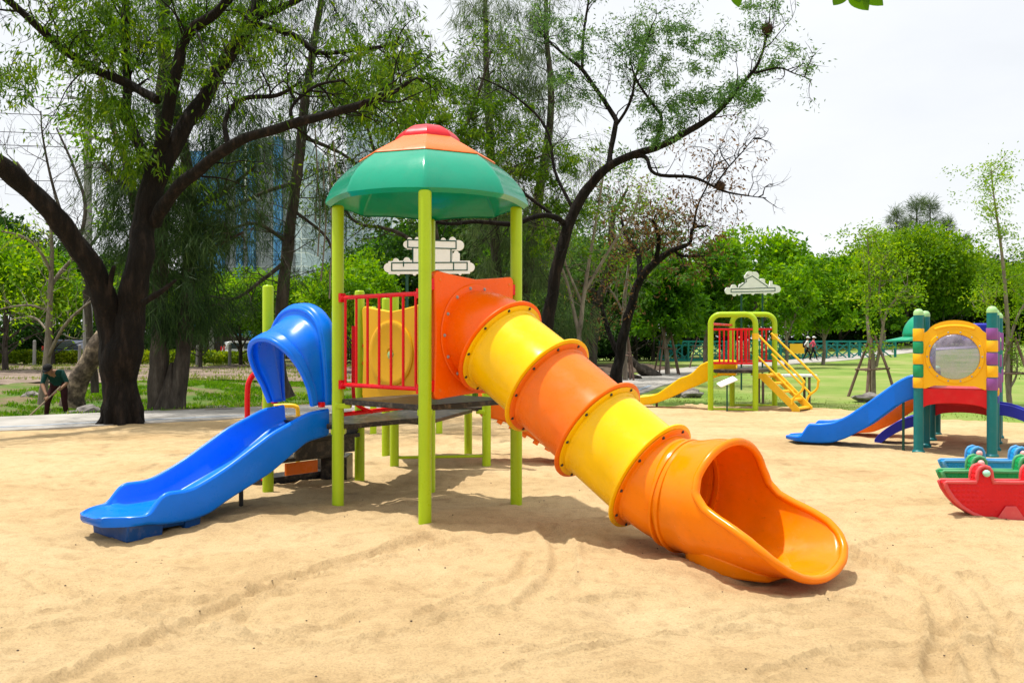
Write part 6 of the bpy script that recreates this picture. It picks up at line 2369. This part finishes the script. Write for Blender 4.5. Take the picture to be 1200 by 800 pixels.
def head_bits(t, c, fwd, hat, brim=True):
    """face, hair and cap on a head centred at c looking along fwd"""
    c, f = V(c), V(fwd).normalized()
    s = f.cross(Z).normalized()
    u_ = s.cross(f)
    mb = MB()
    mb.tube([c + f * .085 + u_ * .02, c + f * .115 - u_ * .02, c + f * .09 - u_ * .03], [.008, .016, .01], 6)
    mb.build('nose', 'skin', t)
    for k in (-1, 1):
        MB().ball(c + f * .088 + s * k * .034 + u_ * .02, .011, 6).build('eye', 'cloth_black', t)
        MB().ball(c + s * k * .092 - u_ * .005, .024, 6).build('ear', 'skin', t)
    MB().tube([c + f * .09 - s * .025 - u_ * .06, c + f * .1 - u_ * .062, c + f * .09 + s * .025 - u_ * .06], .006, 5).build('mouth', 'cloth_maroon', t)
    rings = []
    for i in range(7):
        th = math.pi / 2 * i / 7
        rings.append([c + u_ * (.03 + .1 * math.sin(th)) + (f * math.cos(a) * 1.08 + s * math.sin(a)) * (.108 * math.cos(th)) for a in [2 * math.pi * k / 18 for k in range(18)]])
    mb = MB().loft(rings)
    hb = mb.build('cap', hat, t)
    if brim:
        rings = []
        for r in (.1, .19):
            rings.append([c + u_ * (.035 - (r - .1) * .25) + f * (r * math.cos(a)) + s * (.1 * math.sin(a)) for a in [math.pi * (k / 10 - .5) for k in range(11)]])
        MB().loft(rings, False).build('brim', hat, hb, solid=.01)


# stooping sweeper; faces down-left toward his stick (local -x -y)
JS = {
    'pelvis': (0, .12, .86, (.14, .12), None, 1),
    'belly': (0, .02, .98, (.145, .12), 'pelvis', 0),
    'chest': (-.02, -.14, 1.12, (.17, .13), 'belly', 0),
    'neck': (-.05, -.27, 1.18, .06, 'chest', 3),
    'head': (-.07, -.35, 1.2, (.085, .09), 'neck', 3),
    'crown': (-.075, -.4, 1.27, (.08, .085), 'head', 3),
    'sh_r': (.17, -.17, 1.15, .075, 'chest', 0), 'el_r': (.3, -.2, .9, .052, 'sh_r', 0), 'wr_r': (.2, -.34, .76, .032, 'el_r', 3), 'ha_r': (.15, -.38, .72, .036, 'wr_r', 3),
    'sh_l': (-.2, -.17, 1.13, .075, 'chest', 0), 'el_l': (-.25, -.26, .87, .052, 'sh_l', 0), 'wr_l': (-.12, -.42, .66, .032, 'el_l', 3), 'ha_l': (-.08, -.45, .61, .036, 'wr_l', 3),
    'hip_r': (.12, .12, .8, .1, 'pelvis', 1), 'kn_r': (.17, -.02, .46, .075, 'hip_r', 1), 'an_r': (.2, .06, .1, .055, 'kn_r', 1), 'to_r': (.21, -.1, .05, .045, 'an_r', 2),
    'hip_l': (-.12, .12, .8, .1, 'pelvis', 1), 'kn_l': (-.2, -.04, .46, .075, 'hip_l', 1), 'an_l': (-.27, .06, .1, .055, 'kn_l', 1), 'to_l': (-.3, -.1, .05, .045, 'an_l', 2),
}


def sweeper_bits(t):
    head_bits(t, (-.075, -.39, 1.24), (-.15, -.85, -.5), 'cloth_black')
    hd = MB()
    fingers(hd, (.15, -.38, .72), (-.5, -.5, -.5), (.5, -.5, 0), (-.5, .3, -.6))
    hd.build('hand', 'skin', t)
    hd = MB()
    fingers(hd, (-.08, -.45, .61), (.2, -.6, -.6), (.5, .2, .3), (-.3, .5, -.5))
    hd.build('hand', 'skin', t)


X, Y = (67 - 600) / F_PX * 21.8, 21.8
sx = person('stooping person in dark green top, maroon trousers and black cap, sweeping beside the path', (X, Y, tz(X, Y)), 1.0, R(8), JS, ['cloth_green', 'cloth_maroon', 'cloth_black', 'skin'], sweeper_bits)
rm = Matrix.Translation((X, Y, tz(X, Y))) @ Matrix.Rotation(R(8), 4, 'Z')
mb = MB()
p0, p1 = rm @ V((.2, -.36, .82)), rm @ V((-.52, -.62, .03))
mb.tube([p0, p0.lerp(p1, .5) + V((0, 0, -.01)), p1], [.016, .017, .02], 8)
mb.tube([p1 - (p1 - p0) * .12, p1, p1 + V((-.06, -.02, -.02))], [.025, .04, .05], 8)
tag(mb.build('broom', 'stick'), 'long pale wooden broom held by the stooping person', 'broom')


def walker(stride, arm, clothes=(0, 1, 2, 3)):
    top, leg, shoe, skin = clothes
    return {
        'pelvis': (0, 0, .95, (.13, .1), None, leg), 'belly': (0, 0, 1.1, (.13, .1), 'pelvis', top), 'chest': (0, -.01, 1.32, (.16, .11), 'belly', top),
        'neck': (0, -.02, 1.48, .05, 'chest', skin), 'head': (0, -.035, 1.57, (.075, .085), 'neck', skin), 'crown': (0, -.035, 1.66, (.07, .08), 'head', skin),
        'sh_r': (.18, 0, 1.4, .062, 'chest', top), 'el_r': (.24, .05 - arm * .3, 1.14, .045, 'sh_r', top), 'wr_r': (.24, -.08 - arm * .3, .92, .03, 'el_r', skin), 'ha_r': (.235, -.1 - arm * .3, .84, .034, 'wr_r', skin),
        'sh_l': (-.18, 0, 1.4, .062, 'chest', top), 'el_l': (-.24, .05 + arm * .3, 1.14, .045, 'sh_l', top), 'wr_l': (-.24, -.06 + arm * .3, .92, .03, 'el_l', skin), 'ha_l': (-.235, -.08 + arm * .3, .84, .034, 'wr_l', skin),
        'hip_r': (.09, 0, .88, .09, 'pelvis', leg), 'kn_r': (.1, -.02 + stride * .16, .5, .062, 'hip_r', leg), 'an_r': (.1, .04 + stride * .34, .1, .045, 'kn_r', leg), 'to_r': (.11, -.1 + stride * .34, .05, .04, 'an_r', shoe),
        'hip_l': (-.09, 0, .88, .09, 'pelvis', leg), 'kn_l': (-.1, -.04 - stride * .16, .5, .062, 'hip_l', leg), 'an_l': (-.1, .0 - stride * .3, .1, .045, 'kn_l', leg), 'to_l': (-.11, -.14 - stride * .3, .05, .04, 'an_l', shoe),
    }


def walker_bits(hat, pack=None, vest=None):
    def f(t):
        head_bits(t, (0, -.04, 1.62), (0, -1, -.05), hat, True)
        for s in (-1, 1):
            hd = MB()
            fingers(hd, (.235 * s, -.09, .86), (0, -.1, -1), (0, 1, 0), (-s * .8, 0, -.3))
            hd.build('hand', 'skin', t)
        if pack:
            MB().box((0, .2, 1.2), (.32, .2, .46)).build('backpack', pack, t, bevel=.06)
    return f


zz = lambda x, y: tz(x, y) + .06
Yw = 63
for px_, lab, mats, st, ar, bits, yy in [
    (946, 'walker in white shirt, black shorts and white cap carrying a dark backpack', ['cloth_white', 'cloth_black', 'cloth_white', 'skin'], .8, .5, walker_bits('cloth_white', 'cloth_black'), 62.5),
    (953, 'walker in white and pink top, black trousers and white cap beside the backpacker', ['cloth_pink', 'cloth_black', 'cloth_white', 'skin'], -.9, -.6, walker_bits('cloth_white', None), 63.4),
    (867, 'person in cream clothes and pale cap standing behind the red rails of the small tower', ['cloth_cream', 'cloth_cream', 'cloth_white', 'skin'], .2, .1, walker_bits('cloth_cream', None), 61)]:
    X = (px_ - 600) / F_PX * yy
    person(lab, (X, yy, zz(X, yy)), 1.0, R(75) if px_ != 867 else R(15), walker(st, ar), mats, bits)

# ------------------------------------------------------------------ leaves hanging into the top of the view
T = Tree(77)
Yl = 3.1
br = [at(840, -150, Yl + .5), at(920, -75, Yl + .1), at(1000, -45, Yl), at(1080, -60, Yl - .1), at(1160, -110, Yl)]
T.limb(br, [.03, .022, .016, .01, .005], 8)
for x, y in ((866, -8), (985, -8), (1020, -10)):
    p = at(x, y, Yl)
    q = min(T.mb.v, key=lambda a: (V(a) - p).length)
    T.mb.tube([V(q), (V(q) + p) / 2 + V((.02, 0, 0)), p], [.006, .005, .003], 5)
# continue the branch up and away to a stem standing on the sand behind the viewer's left
T.limb([V((-6.5, -3.5, -.2)), V((-6.3, -3.3, 2)), V((-5.2, -1.8, 4.6)), V((-2.6, .4, 4.9)), V((-.6, 2.2, 3.9)), br[0]], [.2, .17, .12, .08, .05, .03], 10)
t = T.finish('overhanging_tree', 'broad-leaved tree whose leaf tips hang into the top edge of the view', 'tree', (-6.5, -3.5, 0), 'bark_grey')
P = []
co, q = [], []
for (x, y, ln, wd, tx, ty) in [(862, -12, .1, .07, .25, -1), (868, -14, .07, .06, 1, -.55), (992, -14, .12, .09, -.75, -1), (1000, -15, .16, .12, .6, -.75), (1012, -16, .16, .11, .9, -.75), (1005, -16, .09, .1, .2, -1)]:
    b = at(x, y, Yl)
    ln, wd = ln * .6, wd * .6
    d = V((tx, .25, ty)).normalized()
    s = d.cross(V((.1, 1, .15))).normalized()
    nrm = s.cross(d)
    o = len(co)
    k = 8
    for i in range(k + 1):
        f = i / k
        w = wd * .5 * math.sin(math.pi * f ** .75) ** .8 if 0 < f < 1 else .001
        c = b + d * ln * f + nrm * (-.1 * ln * f * f)
        co += [c - s * w + nrm * w * .25, c, c + s * w + nrm * w * .25]
    for i in range(k):
        for j in range(2):
            q.append([o + i * 3 + j, o + i * 3 + j + 1, o + (i + 1) * 3 + j + 1, o + (i + 1) * 3 + j])
quads_obj('crown', np.array([tuple(c) for c in co]), np.array(q), 'leaf_mid', t, None, True)

# ------------------------------------------------------------------ sky, sun, camera
EL, SHX, SHY = 73.5, .91, -.41                                      # sun height; direction shadows fall
world = bpy.data.worlds.new('World')
scene.world = world
world.use_nodes = True
nt = world.node_tree
nt.nodes.clear()
wo = nt.nodes.new('ShaderNodeOutputWorld')
bg = nt.nodes.new('ShaderNodeBackground')
sky = nt.nodes.new('ShaderNodeTexSky')
sky.sky_type = 'NISHITA'
sky.sun_disc = False
sky.sun_elevation = R(EL)
saz = math.atan2(-SHX, -SHY)                                        # clockwise from +Y
sky.sun_rotation = saz
sky.dust_density = 3
sky.air_density = 1
tc = nt.nodes.new('ShaderNodeTexCoord')
nz = nt.nodes.new('ShaderNodeTexNoise')
nz.inputs['Scale'].default_value = 2.2
nz.inputs['Detail'].default_value = 7
nz.inputs['Roughness'].default_value = .55
mp = nt.nodes.new('ShaderNodeMapping')
mp.inputs['Scale'].default_value = (1, 1, 2.6)
nt.links.new(tc.outputs['Generated'], mp.inputs[0])
nt.links.new(mp.outputs[0], nz.inputs['Vector'])
cr = nt.nodes.new('ShaderNodeValToRGB')
cr.color_ramp.elements[0].position = .3
cr.color_ramp.elements[0].color = (.8, .8, .8, 1)
cr.color_ramp.elements[1].position = .65
cr.color_ramp.elements[1].color = (.96, .96, .96, 1)
nt.links.new(nz.outputs[0], cr.inputs[0])
mx = nt.nodes.new('ShaderNodeMixRGB')
nt.links.new(cr.outputs[0], mx.inputs[0])
nt.links.new(sky.outputs[0], mx.inputs[1])
# thin bright veil of cloud, brightened overhead, out of view, for more fill light
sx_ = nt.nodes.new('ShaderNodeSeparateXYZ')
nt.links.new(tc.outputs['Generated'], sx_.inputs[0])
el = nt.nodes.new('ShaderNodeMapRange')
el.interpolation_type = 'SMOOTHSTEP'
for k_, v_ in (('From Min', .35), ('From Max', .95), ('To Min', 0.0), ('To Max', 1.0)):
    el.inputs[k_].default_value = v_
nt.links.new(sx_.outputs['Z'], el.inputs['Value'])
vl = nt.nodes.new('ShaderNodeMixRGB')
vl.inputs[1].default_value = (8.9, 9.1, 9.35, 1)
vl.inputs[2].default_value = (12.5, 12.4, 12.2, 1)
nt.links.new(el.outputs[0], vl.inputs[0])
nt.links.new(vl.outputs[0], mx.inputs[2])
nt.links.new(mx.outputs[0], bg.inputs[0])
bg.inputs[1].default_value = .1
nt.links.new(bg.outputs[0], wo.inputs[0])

sun = bpy.data.lights.new('sun', 'SUN')
sun.energy = 4.6
sun.angle = R(.8)
sun.color = (1, .955, .88)
so_ = bpy.data.objects.new('sun', sun)
COL.objects.link(so_)
k = 1 / math.tan(R(EL))
so_.rotation_euler = V((SHX * k, SHY * k, -1)).to_track_quat('-Z', 'Y').to_euler()

cam = bpy.data.cameras.new('camera')
cam.sensor_width = 36
cam.lens = 36 * F_PX / 1200
cam.clip_start = .05
cam.clip_end = 3000
co_ = bpy.data.objects.new('camera', cam)
COL.objects.link(co_)
co_.location = (0, 0, CAM_H)
co_.rotation_euler = (R(90), 0, 0)
scene.camera = co_

vs = scene.view_settings
vs.view_transform = 'Standard'
vs.look = 'None'
vs.exposure = .22
vs.gamma = 1
vs.use_curve_mapping = False
scene.cycles.max_bounces = 8
scene.cycles.transparent_max_bounces = 8
scene.cycles.use_denoising = True
